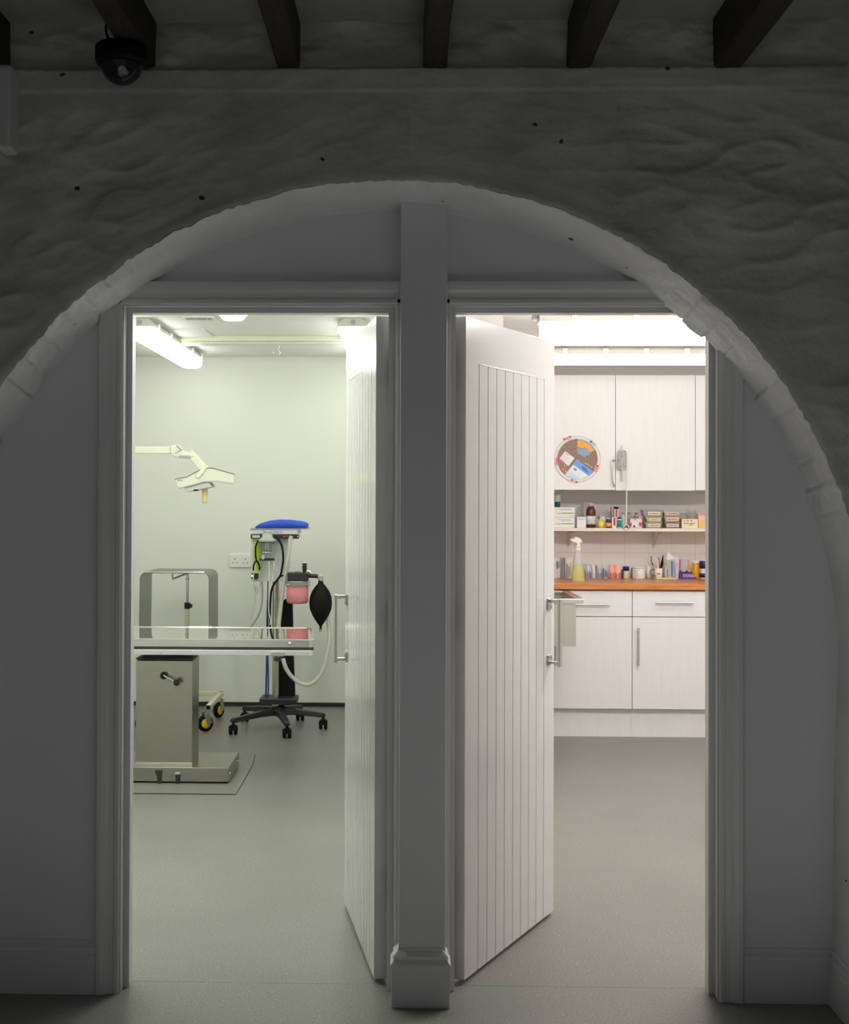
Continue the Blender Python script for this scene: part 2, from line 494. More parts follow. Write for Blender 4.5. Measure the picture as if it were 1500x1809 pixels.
# front ceiling and side walls
ZC = PZ(34, YW, 700)
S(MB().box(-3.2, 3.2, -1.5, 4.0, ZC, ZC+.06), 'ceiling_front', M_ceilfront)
S(MB().box(-3.26, -3.2, -1.5, 4.0, 0, ZC), 'wall_front_left', M_infill)
S(MB().box(3.2, 3.26, -1.5, 4.0, 0, ZC), 'wall_front_right', M_infill)

# central post with moulded plinth
px0, px1 = PX(706, 3.85), PX(789, 3.85)
ztop = PZ(368, 3.88, 745) + .012
S(MB().box(px0, px1, 3.85, YI+.01, 0, ztop), 'trim_1', M_infill, .004)
prof = [(0, .0), (0, .112), (.003, .116), (.003, .122), (-.004, .130), (-.007, .136), (-.004, .143), (-.012, .152), (-.0185, .158), (-.019, .164)]
bx0, bx1 = PX(693.5, 3.828), PX(797, 3.828)
rings = [[(bx0-o, 3.828-o, z), (bx1+o, 3.828-o, z), (bx1+o, YI, z), (bx0-o, YI, z)] for o, z in prof]
mb = MB().loft(rings, False)
S(mb, 'baseboard_post', M_trim, .002)

# architraves + linings + stops
APROF = [(0, 0), (0, .010), (.006, .015), (.016, .015), (.020, .011), (.034, .013), (.044, .019), (.056, .023), (.066, .023), (.070, .018), (.070, 0)]
def frame(x0, x1, zh, name, wl=.07, wr=.07, wh=.07):
    mb = MB()
    def scale(p, w_): return [(q[0]*w_/.07, q[1]) for q in p]
    # left vertical (profile runs from the opening outwards)
    mb.prism([(x0 - a, YI - (b_ if b_ else 0)) for a, b_ in scale(APROF, wl)], 0, zh + wh, 'Z')
    mb.prism([(x1 + a, YI - b_) for a, b_ in scale(APROF, wr)], 0, zh + wh, 'Z')
    mb.prism([(YI - b_, zh + a) for a, b_ in scale(APROF, wh)], x0 - wl*.999, x1 + wr*.999, 'X')
    # lining
    for (a, b_, c, d) in ((x0-.02, x0, 0, zh+.02), (x1, x1+.02, 0, zh+.02), (x0, x1, zh, zh+.02)):
        mb.box(a, b_, YI-.008, YR, c, d)
    # stops
    ys0, ys1 = 3.962, 4.008
    mb.box(x0, x0+.017, ys0, ys1, 0, zh); mb.box(x1-.020, x1, ys0, ys1, 0, zh)
    mb.box(x0+.017, x1-.020, ys0, ys1, zh-.016, zh)
    return S(mb, name, M_trim)
frame(LX0, LX1, ZH, 'trim_2')
# right frame: hinge on the left, so mirror the longer stop
def frame_r(x0, x1, zh, name):
    mb = MB()
    mb.prism([(x0 - a, YI - b_) for a, b_ in APROF], 0, zh + .07, 'Z')
    mb.prism([(x1 + a, YI - b_) for a, b_ in APROF], 0, zh + .07, 'Z')
    mb.prism([(YI - b_, zh + a) for a, b_ in APROF], x0 - .0699, x1 + .0699, 'X')
    for (a, b_, c, d) in ((x0-.02, x0, 0, zh+.02), (x1, x1+.02, 0, zh+.02), (x0, x1, zh, zh+.02)):
        mb.box(a, b_, YI-.008, YR, c, d)
    mb.box(x0, x0+.014, 3.962, 4.008, 0, zh); mb.box(x1-.017, x1, 3.962, 4.008, 0, zh)
    mb.box(x0+.014, x1-.017, 3.962, 4.008, zh-.016, zh)
    return S(mb, name, M_trim)
frame_r(RX0, RX1, ZH, 'trim_3')

# skirting boards
SK = [(0, 0), (.020, 0), (.020, .112), (.016, .116), (.018, .124), (.015, .132), (.009, .136), (.011, .144), (.006, .152), (0, .154)]
S(MB().prism([(YI - a, z) for a, z in SK], -1.33, LX0-.0705, 'X'), 'baseboard_left', M_trim)
S(MB().prism([(YI - a, z) for a, z in SK], RX1+.0705, 1.225, 'X'), 'baseboard_right', M_trim)
S(MB().prism([(1.226 - a, z) for a, z in SK], 3.66, YI-.0195, 'Y'), 'baseboard_reveal', M_trim)

# pale upright duct at the far left of the arch wall
o = MB().box(PX(-14, 3.5), PX(13, 3.5), 3.5, 3.58, PZ(262, 3.5, 0), PZ(113, 3.5, 0)).build('conduit_box', mat('conduit_grey', (.62, .62, .63), .5), None, .008)
tag(o, 'pale grey conduit box high at the left edge below the first beam', 'box')

# ------------------------------------------------------------------ rooms behind
ZR = 2.40
YBL, YBR = 9.24, 8.76
XDIV0, XDIV1 = -.02, .06
S(MB().box(-2.55, XDIV0, YBL, YBL+.1, 0, ZR), 'wall_back', M_wallL)
S(MB().box(-2.65, -2.55, YR, YBL+.1, 0, ZR), 'wall_left', M_wallL)
S(MB().box(XDIV0, XDIV1, YR, YBL+.1, 0, ZR), 'wall_divider', M_wallL)
S(MB().box(XDIV1, 3.0, YBR, YBR+.1, 0, ZR), 'wall_back_right', M_wallR)
S(MB().box(2.9, 3.0, YR, YBR+.1, 0, ZR), 'wall_right', M_wallR)
S(MB().box(-2.65, -1.9, YR-.02, YR, 0, ZR), 'wall_front_inner_left', M_wallL)
S(MB().box(2.0, 3.0, YR-.02, YR, 0, ZR), 'wall_front_inner_right', M_wallR)
S(MB().box(-2.65, 3.0, YR, YBL+.1, ZR, ZR+.1), 'ceiling_rooms', M_ceilroom)
S(MB().box(XDIV1, PX(889, 6.95, 570), 6.95, YBR, 0, ZR), 'wall_boxing', M_wallR)
# tiles behind the worktop
tx = PX(1062, YBR-.008, 960); tz = PZ(977, YBR-.008, 1100)
S(MB().box(.3, 2.9, YBR-.008, YBR, .91, PZ(925, YBR-.008, 1100)), 'wall_tiles', tile_mat(tx, tz, .151))
# skirting and cove
S(MB().box(-2.55, XDIV0, YBL-.012, YBL, 0, .028), 'baseboard_back', M_blackpl)
S(MB().box(-2.55, -2.538, YR, YBL-.012, 0, .028), 'baseboard_side', M_blackpl)
# ceiling track in the left room
mb = MB(); x0t = -1.42
mb.box(x0t, XDIV0, 8.02, 8.24, ZR-.030, ZR); mb.box(x0t, XDIV0, 8.06, 8.20, ZR-.042, ZR-.030)
S(mb, 'trim_4', M_ivory, .003)
S(MB().box(x0t-.02, x0t+.25, 7.70, 8.01, ZR-.008, ZR), 'trim_5', M_ceilroom, .003)

# ------------------------------------------------------------------ doors
def make_leaf(hx, hy, fx, fy, name, side, W=.762, H=1.985, T=.040):
    """hinge point (hx,hy), direction towards (fx,fy); side = +1 when the seen face is on the right of that direction"""
    d = Vector((fx-hx, fy-hy, 0)).normalized()
    n = Vector((d.y, -d.x, 0)) * side
    z0 = .012
    def w3(u, t, z): q = Vector((hx, hy, 0)) + d*u + n*t; return (q.x, q.y, z)
    # boards with V grooves, extruded upwards (t = 0 seen face, t = -T far face)
    st = .100; nb = 8 
    uu = [st + (W-2*st)*k/nb for k in range(nb+1)]
    g = .0045
    fr = [(0, 0)]
    for u in uu: fr += [(u-g*.6, 0), (u-g*.25, -g*1.6), (u+g*.25, -g*1.6), (u+g*.6, 0)]
    fr.append((W, 0))
    bk = [(u, -T - t) for u, t in fr][::-1]
    poly = fr + bk
    n_ = len(poly)
    zt = H - .135
    def ext(za, zb, pl):
        m = len(pl); v = [w3(u, t, za) for u, t in pl] + [w3(u, t, zb) for u, t in pl]
        return v, [tuple(range(m))[::-1], tuple(range(m, 2*m))] + [(i, (i+1) % m, (i+1) % m + m, i+m) for i in range(m)]
    mb = MB(); mb.add(*ext(z0, zt, poly))
    mb.add(*ext(zt, H, [(0, 0), (W, 0), (W, -T), (0, -T)]))
    # faint line where the rail meets the boards
    mb.add(*ext(zt-.002, zt+.002, [(st, .0008), (W-st, .0008), (W-st, 0), (st, 0)]))
    leaf = mb.build(name, M_door, None, .0015, kind='structure')
    # pull handles, one on each face
    for sgn in (1, -1):
        off = 0 if sgn > 0 else -T
        uc = W - .052
        hb = MB()
        za, zb = PULL
        def hbx(u0, u1, t0, t1, z0_, z1_):
            v = [w3(u, off + sgn*t, z) for z in (z0_, z1_) for u, t in ((u0, t0), (u1, t0), (u1, t1), (u0, t1))]
            hb.add(v, [(0,3,2,1),(4,5,6,7),(0,1,5,4),(1,2,6,5),(2,3,7,6),(3,0,4,7)])
        hbx(uc-.020, uc+.022, 0, .006, zb-.036, zb+.004); hbx(uc-.020, uc+.022, 0, .006, za-.004, za+.032)
        hbx(uc-.006, uc+.012, .006, .042, zb-.012, zb); hbx(uc-.006, uc+.012, .006, .042, za, za+.010)
        hbx(uc-.010, uc+.014, .034, .045, za-.008, zb+.002)
        pull = hb.build('door_handle', M_satin, leaf, .0025, label='square satin metal pull handle')
        sb = MB()
        for zc in (zb-.026, za+.022):
            q0 = Vector(w3(uc+.006, off+sgn*.006, zc)); q1 = Vector(w3(uc+.006, off+sgn*.008, zc)); sb.cyl(q0, q1, .004, n=10)
        sb.build('screw', M_chrome, pull)
    # hinges on the hinge edge
    for zc in (.25, 1.05, 1.78):
        hb = MB(); q = Vector(w3(-.002, -.0, zc)); q2 = Vector(w3(-.002, 0, zc+.09))
        hb.cyl(Vector(w3(-.005, -T-.004, zc)), Vector(w3(-.005, -T-.004, zc+.09)), .005, n=12)
        hb.build('hinge', M_satin, leaf)
    return leaf
hl = P(661.5, 1500, 4.022); fl = P(608.5, 1500, 4.775)
PULL = (PZ(1168, 4.70, 620), PZ(1052, 4.70, 620))
make_leaf(hl.x, hl.y, fl.x, fl.y, 'door_1', -1)
hr = P(821, 1500, 4.022); fr_ = P(977, 1500, 4.70)
PULL = (PZ(1174, 4.64, 980), PZ(1059, 4.64, 980))
make_leaf(hr.x, hr.y, fr_.x, fr_.y, 'door_2', 1)

# ------------------------------------------------------------------ ceiling beams
blab = ['dark wooden ceiling beam at the far left edge above the conduit box', 'dark wooden ceiling beam carrying the black dome camera',
        'dark wooden ceiling beam next right of the dome camera', 'dark wooden ceiling beam straight above the central post',
        'dark wooden ceiling beam above the right hand door leaf', 'dark wooden ceiling beam above the right edge of the white cupboards, rightmost']
bpx = [(-26, 15), (233, 273), (490, 529), (748, 790), (1003, 1046), (1262, 1312)]
for i, ((a, b), lb) in enumerate(zip(bpx, blab)):
    zb = PZ([118, 117, 118, 121, 121, 121][i], YW, (a+b)/2)
    x0, x1 = PX(a, YW, 118), PX(b, YW, 118)
    rr = random.Random(i); nseg = 26; rings = []
    for k in range(nseg+1):
        y = -1.2 + (3.74+1.2)*k/nseg
        j = lambda s_: (.0045*nz(Vector((y*2.2+i*7, s_, i*3.1))))
        c = .006
        ring = [(x0+c+j(1), y, zb+j(2)), (x1-c+j(3), y, zb+j(4)), (x1+j(3), y, zb+c+j(4)), (x1+j(5), y, ZC), (x0+j(6), y, ZC), (x0+j(1), y, zb+c+j(2))]
        rings.append(ring)
    o = MB().loft(rings, False).build('ceiling_beam', M_beam)
    tag(o, lb, 'beam', 'dark beams under the front ceiling')

# dome camera
DY = 3.50; dc = P(215, 100, DY); zbm = PZ(82, DY, 213)
t = thing('dome_camera', 'black dome security camera hung under the second beam from the left', 'camera', (dc.x, DY, zbm-.10))
s_ = .069
ztp = PZ(117, YW, 253)
mb = MB().lathe((dc.x, DY, 0), [(.0, ztp), (s_*.9, ztp), (s_, ztp-.006), (s_, ztp-.040), (s_*.93, ztp-.050), (0, ztp-.050)], 48)
mb.build('base_ring', M_black, t)
prof = [(s_*.82*math.cos(a), ztp-.045-s_*.86*math.sin(a)) for a in [R(9*k) for k in range(10)]] + [(0.0005, ztp-.045-s_*.862)]
MB().lathe((dc.x, DY, 0), prof, 48).build('dome_cover', M_violetvac, t)
mb = MB().lathe((dc.x, DY, 0), [(.001, ztp-.05), (.028, ztp-.055), (.030, ztp-.075), (.018, ztp-.088), (.001, ztp-.09)], 24)
mb.cyl((dc.x+.004, DY-.015, ztp-.068), (dc.x+.012, DY-.05, ztp-.080), .011)
mb.build('lens', M_grey, t)
pts = smooth_pts([(dc.x-.02, DY, ztp), (dc.x-.045, DY+.03, ztp+.035), (dc.x-.052, DY+.05, ztp+.075), (dc.x-.04, DY+.07, ztp+.13)])
MB().tube(pts, .0035, 8).build('cable', M_black, t)

# ------------------------------------------------------------------ left room: lights
def batten(name, label, xa, xb, ya, yb, zc, glow, along, t_group, hh=.040, dd=.118):
    """sealed fluorescent fitting running along Y ('Y') or X ('X') with clips"""
    t = thing(name, label, 'ceiling light', ((xa+xb)/2, (ya+yb)/2, zc-.11), t_group)
    b = MB()
    if along == 'Y':
        cx = (xa+xb)/2; hw = (xb-xa)/2
        poly = [(cx-hw*.62, zc), (cx+hw*.62, zc), (cx+hw, zc-.030), (cx+hw, zc-.046), (cx-hw, zc-.046), (cx-hw, zc-.030)]
        b.prism(poly, ya, yb, 'Y')
        d = []; L = [ya+.012, ya+.03, (ya+yb)/2, yb-.03, yb-.012]; ins = [.02, 0, 0, 0, .02]
        for y, i_ in zip(L, ins):
            k = hw*.93 - i_*.6; zb_ = zc-.108+i_*.8
            d.append([(cx-k, y, zc-.047), (cx-k*.97, y, zb_+.022), (cx-k*.8, y, zb_+.006), (cx-k*.5, y, zb_), (cx+k*.5, y, zb_), (cx+k*.8, y, zb_+.006), (cx+k*.97, y, zb_+.022), (cx+k, y, zc-.047)])
        b.build('housing', M_fit, t, .003)
        MB().loft(d, True).build('diffuser', glow, t)
        for k in range(5):
            y = ya+.12+(yb-ya-.24)*k/4
            for sx in (-1, 1):
                MB().box(cx+sx*hw*.97, cx+sx*(hw+.012), y-.014, y+.014, zc-.066, zc-.022).build('clip', M_white, t, .002)
        MB().lathe((cx-.0, ya-.006, zc-.024), [(.001, 0), (.011, 0), (.013, .003), (.013, .006)], 20, 'Y').build('end_gland', M_grey, t)
    else:
        cy = (ya+yb)/2; hw = (yb-ya)/2
        poly = [(cy-hw*.62, zc), (cy+hw*.62, zc), (cy+hw, zc-hh*.5), (cy+hw, zc-hh), (cy-hw, zc-hh), (cy-hw, zc-hh*.5)]
        b.prism(poly, xa, xb, 'X'); b.build('housing', M_fit, t, .003)
        d = []; L = [xa+.012, xa+.03, (xa+xb)/2, xb-.03, xb-.012]; ins = [.02, 0, 0, 0, .02]
        for x, i_ in zip(L, ins):
            k = hw*.93 - i_*.6; zb_ = zc-dd+i_*.8
            d.append([(x, cy-k, zc-hh-.001), (x, cy-k*.97, zb_+.022), (x, cy-k*.8, zb_+.006), (x, cy-k*.5, zb_), (x, cy+k*.5, zb_), (x, cy+k*.8, zb_+.006), (x, cy+k*.97, zb_+.022), (x, cy+k, zc-hh-.001)])
        MB().loft(d, True).build('diffuser', glow, t)
        for k in range(6):
            x = xa+.18+(xb-xa-.36)*k/5
            MB().box(x-.016, x+.016, cy-hw-.012, cy-hw*.96, zc-hh-.016, zc-hh*.35).build('clip', M_white, t, .003)
        MB().box(xa-.03, xa, cy-.03, cy+.03, zc-.04, zc-.006).build('end_bracket', M_grey, t, .004)
    return t
xr = PX(272, 7.2, 562)
batten('fluorescent_light', 'long fluorescent ceiling light on the left, pointing at the back wall above the surgical lamp', xr-.155, xr, 7.2, 8.98, ZR, M_glowL, 'Y', 'fluorescent lights in the left room')
xl = PX(598, 7.2, 570)
batten('fluorescent_light', 'fluorescent ceiling light half hidden by the top of the left hand door leaf', xl, xl+.155, 7.2, 8.98, ZR, M_glowL, 'Y', 'fluorescent lights in the left room')
for (xa_, lb_) in ((xr-.155, 'nearer fluorescent ceiling light of the left row, above and inside the left doorway'), (xl, 'nearer fluorescent ceiling light of the right row, inside the left doorway')):
    batten('fluorescent_light', lb_, xa_, xa_+.155, 4.5, 6.0, ZR, M_glowLn, 'Y', 'fluorescent lights in the left room')
batten('fluorescent_light', 'fluorescent ceiling light nearest the doorway of the right room', .75, 2.25, 5.32, 5.48, ZR, M_glowRn, 'X', 'fluorescent lights in the right room')
# right room lights
batten('fluorescent_light', 'nearer fluorescent ceiling light in the right room, in front of the cupboards', PX(952, 6.96, 570), 2.6, 6.92, 7.08, ZR, M_glowR, 'X', 'fluorescent lights in the right room', ZR-PZ(567.5, 6.92, 1100), ZR-PZ(600, 6.93, 1100))
batten('fluorescent_light', 'fluorescent light tight against the wall above the white cupboards', .56, 2.2, 8.56, 8.72, PZ(610.5, 8.56, 1150), M_glowR, 'X', 'fluorescent lights in the right room', PZ(610.5, 8.56, 1150)-PZ(625.5, 8.56, 1150), PZ(610.5, 8.56, 1150)-PZ(644.5, 8.56, 1150))
# round lamp and vent
c = P(412, 549, 6.92)
t = thing('ceiling_lamp', 'small round bright lamp on the left room ceiling by the door head', 'ceiling light', (c.x, 6.92, ZR-.05))
MB().lathe((c.x, 6.92, 0), [(.001, ZR-.05), (.050, ZR-.048), (.072, ZR-.025), (.078, ZR)], 32).build('diffuser', M_glowE, t)
MB().lathe((c.x, 6.92, 0), [(.078, ZR-.004), (.088, ZR-.004), (.088, ZR), (.078, ZR)], 32).build('rim', M_white, t)
c0 = PX(329, 7.2, 568); c1 = PX(376, 7.2, 568)
t = thing('ceiling_vent', 'small slotted air vent flat on the left room ceiling between lamp and track', 'vent', ((c0+c1)/2, 7.25, ZR-.01))
MB().box(c0-.01, c1+.01, 7.12, 7.36, ZR-.008, ZR).build('frame', M_ceilroom, t, .002)
mb = MB()
for k in range(11):
    x = c0+.006+(c1-c0-.012)*k/10; mb.box(x-.0032, x+.0032, 7.15, 7.21, ZR-.012, ZR-.008)
mb.build('slots', mat('slot_grey', (.42, .42, .38), .6), t)
# hook
h = P(489, 612, 8.5)
pts = [(h.x+.012, 8.5, ZR), (h.x+.014, 8.5, ZR-.02)] + [(h.x+.022*math.sin(a), 8.5, ZR-.045+.022*math.cos(a)) for a in [R(x) for x in range(20, 290, 18)]]
tag(MB().tube(pts, .0035, 8).build('ceiling_hook', M_chrome), 'small open metal hook hanging from the left room ceiling', 'hook')

# ------------------------------------------------------------------ surgical lamp
YL = 7.0
t = thing('surgical_lamp', 'cream surgical lamp on a jointed arm above the steel table', 'lamp', tuple(P(232, 795, YL)))
q0 = P(60, 795, YL); q1 = P(303, 795, YL); hz = .0175
mb = MB(); mb.obox((q0+q1)/2, ((q1-q0).length, .045, .036), Matrix.Identity(3))
mb.build('arm', M_ivory, t, .004)
mb = MB().cyl((-2.55, YL, q0.z), (-2.47, YL, q0.z), .07); mb.obox((-2.4, YL, q0.z), (.2, .05, .05), Matrix.Identity(3)); mb.build('wall_mount', M_ivory, t)
def pxpoly(pts, Y): return [(P(x, y, Y).x, P(x, y, Y).z) for x, y in pts]
# elbow
mb = MB().prism(pxpoly([(302, 788), (318, 786), (325, 796), (336, 800), (345, 806), (336, 811), (316, 809), (308, 806), (303, 801)], YL), YL-.03, YL+.03)
mb.build('elbow', M_ivory, t, .006)
mb = MB(); 
mb.obox(P(326, 807, YL-.033), (.06, .006, .014), Matrix.Identity(3)); mb.build('elbow_cover', M_grey, t, .002)
mb = MB().tube([P(309, 801, YL-.034), P(322, 794, YL-.034)], .0035, 8); mb.tube([P(312, 787, YL-.03), P(321, 796, YL-.03)], .004, 8); mb.build('brake_lever', M_grey, t)
# drop arm
a0 = P(338, 803, YL); a1 = P(363, 830, YL)
dv = (a1-a0); ang = math.atan2(dv.z, dv.x)
mb = MB(); mb.obox((a0+a1)/2, (dv.length+.03, .05, .042), Matrix.Rotation(-ang, 3, 'Y')); mb.build('drop_arm', M_ivory, t, .006)
# yoke fork
b0 = P(361, 827, YL-.09); b1 = P(349, 843, YL-.09)
mb = MB().tube([P(362, 826, YL-.02), b0, (b0+b1)/2, b1], [.011, .013, .012, .011], 14); mb.build('yoke', M_ivory, t)
# head shell: wide wing shaped housing
top = [(309, 846), (330, 842), (357, 827), (375, 826), (415, 837.5)]
bot = [(415, 854), (402, 853), (385, 850), (360, 851), (340, 857), (316, 862.5), (312, 857)]
shell = pxpoly(top + bot, YL-.06)
cxh = sum(p[0] for p in shell)/len(shell); czh = sum(p[1] for p in shell)/len(shell)
rings = []
for y, k in ((YL-.085, .97), (YL-.08, 1), (YL+.06, .95), (YL+.12, .86), (YL+.15, .72)):
    rings.append([(cxh+(x-cxh)*k, y, czh+(z-czh)*k+(.012 if y > YL+.15 else 0)) for x, z in shell])
head = MB().loft(rings, False).build('lamp_head', M_lamp, t, .003)
mb = MB()
for (a, b) in zip(top[:-1], top[1:]):
    if a[0] == 330: b = (356, 828)
    mb.tube([P(a[0], a[1]+.6, YL-.087), P(b[0], b[1]+.6, YL-.087)], .0022, 6)
mb.build('seal_strip', mat('seal_grey', (.16, .15, .12), .6), head)
mb = MB(); low = [(316, 862.5), (340, 857), (360, 851), (385, 850), (412, 855)]
for a, b in zip(low[:-1], low[1:]): mb.tube([P(a[0], a[1], YL-.085), P(b[0], b[1], YL-.085)], .003, 6)
mb.build('lower_rim', mat('rim_grey', (.40, .40, .34), .5), head)
mb = MB().prism(pxpoly([(331, 861), (342, 854), (372, 852), (378, 860), (352, 866), (333, 869), (330, 867)], YL), YL-.075, YL+.06)
mb.build('lens_mount', mat('mount_grey', (.50, .50, .48), .4), t, .003)
MB().box(PX(342, YL-.077, 866), PX(350, YL-.077, 866), YL-.078, YL-.074, PZ(867.5, YL, 345), PZ(864.5, YL, 345)).build('switch', M_black, t)
mb = MB().lathe(P(362, 875, YL-.01), [(.001, .054), (.017, .054), (.017, .045), (.0155, .04), (.0145, -.036), (.013, -.041), (.001, -.042)], 24)
mb.build('grip', mat('grip_beige', (.62, .53, .27), .5), t)
MB().box(PX(313, YL-.086, 848), PX(323, YL-.086, 848), YL-.0858, YL-.0845, PZ(850.3, YL-.086, 318), PZ(847.5, YL-.086, 318)).build('logo_mark', M_grey, head)

# ------------------------------------------------------------------ operating table
TYF, TYB = 6.62, 7.24
ztop = P(560, 1130, TYF).z
TXR = PX(556, TYF, 1130); TXL = TXR - 1.56
tcx = PX(290, 6.9, 1250)
t = thing('operating_table', 'stainless steel operating table with mirror bright top on a square column', 'table', (tcx, 6.95, 0))
def rrect(x0, x1, y0, y1, r, n=6):
    pts = []; xm = (x0+x1)/2
    for cx, cy, a0 in ((x1-r, y0+r, -90), (x1-r, y1-r, 0), (x0+r, y1-r, 90), (x0+r, y0+r, 180)):
        for k in range(n+1):
            a = R(a0 + 90*k/n); X_, Y_ = cx+r*math.cos(a), cy+r*math.sin(a)
            if X_ > xm: X_ -= .050*(Y_-TYF)/(TYB-TYF)
            pts.append((X_, Y_))
    return pts
zt = ztop
def zat(py): return PZ(py, TYF, 500)
r1 = rrect(TXL, TXR, TYF, TYB, .035)
rings = [[(x, y, z) for x, y in rrect(TXL+i, TXR-i, TYF+i, TYB-i, .035)] for i, z in ((0, zat(1143.5)), (0, zt-.003), (.003, zt), (.012, zt))]
mb = MB().loft(rings, False, caps=False); mb.add(rings[0], [tuple(range(len(rings[0])))[::-1]])
mb.build('table_rim', M_satin, t)
ri = rrect(TXL+.012, TXR-.012, TYF+.012, TYB-.012, .03)
mb = MB(); rg = [[(x, y, zt) for x, y in ri], [(x, y, zt-.004) for x, y in rrect(TXL+.014, TXR-.014, TYF+.014, TYB-.014, .03)]]
mb.loft(rg, False, caps=False); mb.add(rg[1], [tuple(range(len(rg[1])))]); mb.build('table_top', M_mirror, t)
mb = MB(); mb.loft([[(x, y, z) for x, y in rrect(TXL+.004, TXR-.004, TYF+.006, TYB-.006, .03)] for z in (zat(1149), zat(1143.6))], False); mb.build('seal_gasket', mat('gasket', (.05, .05, .045), .6), t)
mb = MB(); mb.loft([[(x, y, z) for x, y in rrect(TXL+.002, TXR-.002, TYF+.002, TYB-.002, .03)] for z in (zat(1158.5), zat(1149))], False); mb.build('side_rail', mat('rail_grey', (.62, .62, .63), .35, .6), t, .002)
MB().lathe(P(512, 1136.5, TYF), [(.001, -.016), (.007, -.015), (.009, -.009), (.006, -.004), (.006, 0.001)], 16, 'Y').build('knob', M_chrome, t)
MB().lathe(P(285, 1153, TYF), [(.001, -.002), (.003, -.002), (.003, .003)], 12, 'Y').build('rivet', M_grey, t)
# rail clamp
mb = MB().box(PX(479, TYF, 1155), PX(502, TYF, 1155), TYF-.012, TYF+.004, zat(1159), zat(1151)); mb.build('rail_clamp', M_satin, t, .002)
mb = MB().box(PX(484, TYF, 1165), PX(497, TYF, 1165), TYF-.014, TYF+.012, zat(1168), zat(1159)); mb.build('clamp_knob', M_blackpl, t, .004)
# column
CYF = 6.80; cx0, cx1 = PX(240, CYF, 1250), PX(339.5, CYF, 1250); CYB = 7.02
zp = PZ(1356, 6.74, 330)
zct = PZ(1163, CYF, 290)
mb = MB().box(cx0, cx1, CYF, CYB, zp, zct-.012); mb.build('column', M_steel, t, .002)
mb = MB().box(cx0-.001, cx1+.004, CYF-.003, CYB+.005, zct-.006, zct); mb.build('column_cap', M_blackpl, t)
mb = MB().box(cx0+.03, cx1-.03, CYF+.03, CYB-.03, zct, zat(1158.5)); mb.build('column_neck', M_blackpl, t)
mb = MB().box(cx0-.002, cx1+.002, CYF-.003, CYF, zp, zp+.012); mb.build('column_foot_strip', M_satin, t, .001)
# tilt lever
lv0 = P(290, 1193, CYF-.02); lv1 = P(312, 1206, CYF-.05)
mb = MB().lathe(P(290, 1193, CYF), [(.001, -.028), (.010, -.027), (.018, -.018), (.019, -.008), (.014, 0), (.001, 0)], 24, 'Y'); 
lev = MB().cyl(lv0 + Vector((0, -.004, 0)), lv1, .0055, n=14).build('tilt_lever', M_chrome, t)
mb.build('lever_hub', M_blackpl, lev)
mb = MB(); c = lv1; mb.lathe(c, [(.001, -.016), (.010, -.013), (.016, -.004), (.016, .004), (.010, .013), (.001, .016)], 24, 'Y'); mb.build('lever_ball', M_blackpl, lev)
# base plinth
BYF, BYB = 6.74, 7.155
bx1 = PX(404, BYF, 1370); bx0_ = cx0 - (bx1 - cx1)
mb = MB().box(bx0_, bx1, BYF, BYB, .012, zp); mb.build('base_plate', M_steel, t, .002)
MB().box(bx0_+.01, bx1-.01, BYF+.01, BYB-.01, 0, .012).build('base_gasket', M_black, t)
for px in (281, 314):
    xa = PX(px, BYF, 1370)
    mb = MB()
    zz0, zz1 = PZ(1385, BYF, px), PZ(1360 if px == 281 else 1368, BYF, px)
    if px == 281:
        mb.prism([(xa-.020, zz1), (xa+.016, zz1), (xa+.013, zz1-.02), (xa+.013, zz0), (xa-.006, zz0), (xa-.007, zz1-.035), (xa-.016, zz1-.015)], BYF-.012, BYF+.002)
        mb.build('pedal', M_blackpl, t, .002)
    else:
        mb.box(xa-.010, xa+.012, BYF-.010, BYF+.002, zz0, zz1); pd = mb.build('pedal', M_blackpl, t, .002)
        MB().box(xa-.013, xa+.014, BYF-.014, BYF+.002, zz1, zz1+.010).build('pedal_plate', M_satin, pd, .002)
mb = MB()
for (px, py) in ((407, 1366), (417.5, 1344)):
    pass
for yy in (BYF+.05, BYF+.36): MB().lathe((bx1, yy, .045), [(.006, 0), (.006, .003), (.001, .004)], 10, 'X').build('side_screw', M_chrome, t)
# floor mat under the table
ma = PFl(416, 1404); mbk = PFl(446, 1353)
o = MB().prism([(bx0_-.3, ma.y+.002), (ma.x, ma.y), (mbk.x, mbk.y), (mbk.x-.02, BYB+.35), (bx0_-.3, BYB+.35)], .0005, .0035, 'Z').build('floor_mat', M_floor)
ed = MB().tube([(bx0_-.3, ma.y-.001, .0022), (ma.x+.001, ma.y-.001, .0022), (mbk.x+.001, mbk.y, .0022), (mbk.x-.019, BYB+.35, .0022)], .0022, 6).build('mat_edge', M_ink, o)
ed.location = (0, 0, 0); ed.matrix_parent_inverse = Matrix.Identity(4)
tag(o, 'thin grey vinyl mat lying on the floor under the operating table base', 'mat')

# ------------------------------------------------------------------ instrument stand with bent steel top
SYF, SYB = 8.30, 8.68
sx0, sx1 = PX(246.5, SYF, 1060), PX(369.5, SYF, 1060)
zs = PZ(1010.5, SYF, 315)
t = thing('instrument_stand', 'wheeled stand with a bent sheet steel arch top behind the operating table', 'stand', ((sx0+sx1)/2, 8.5, 0))
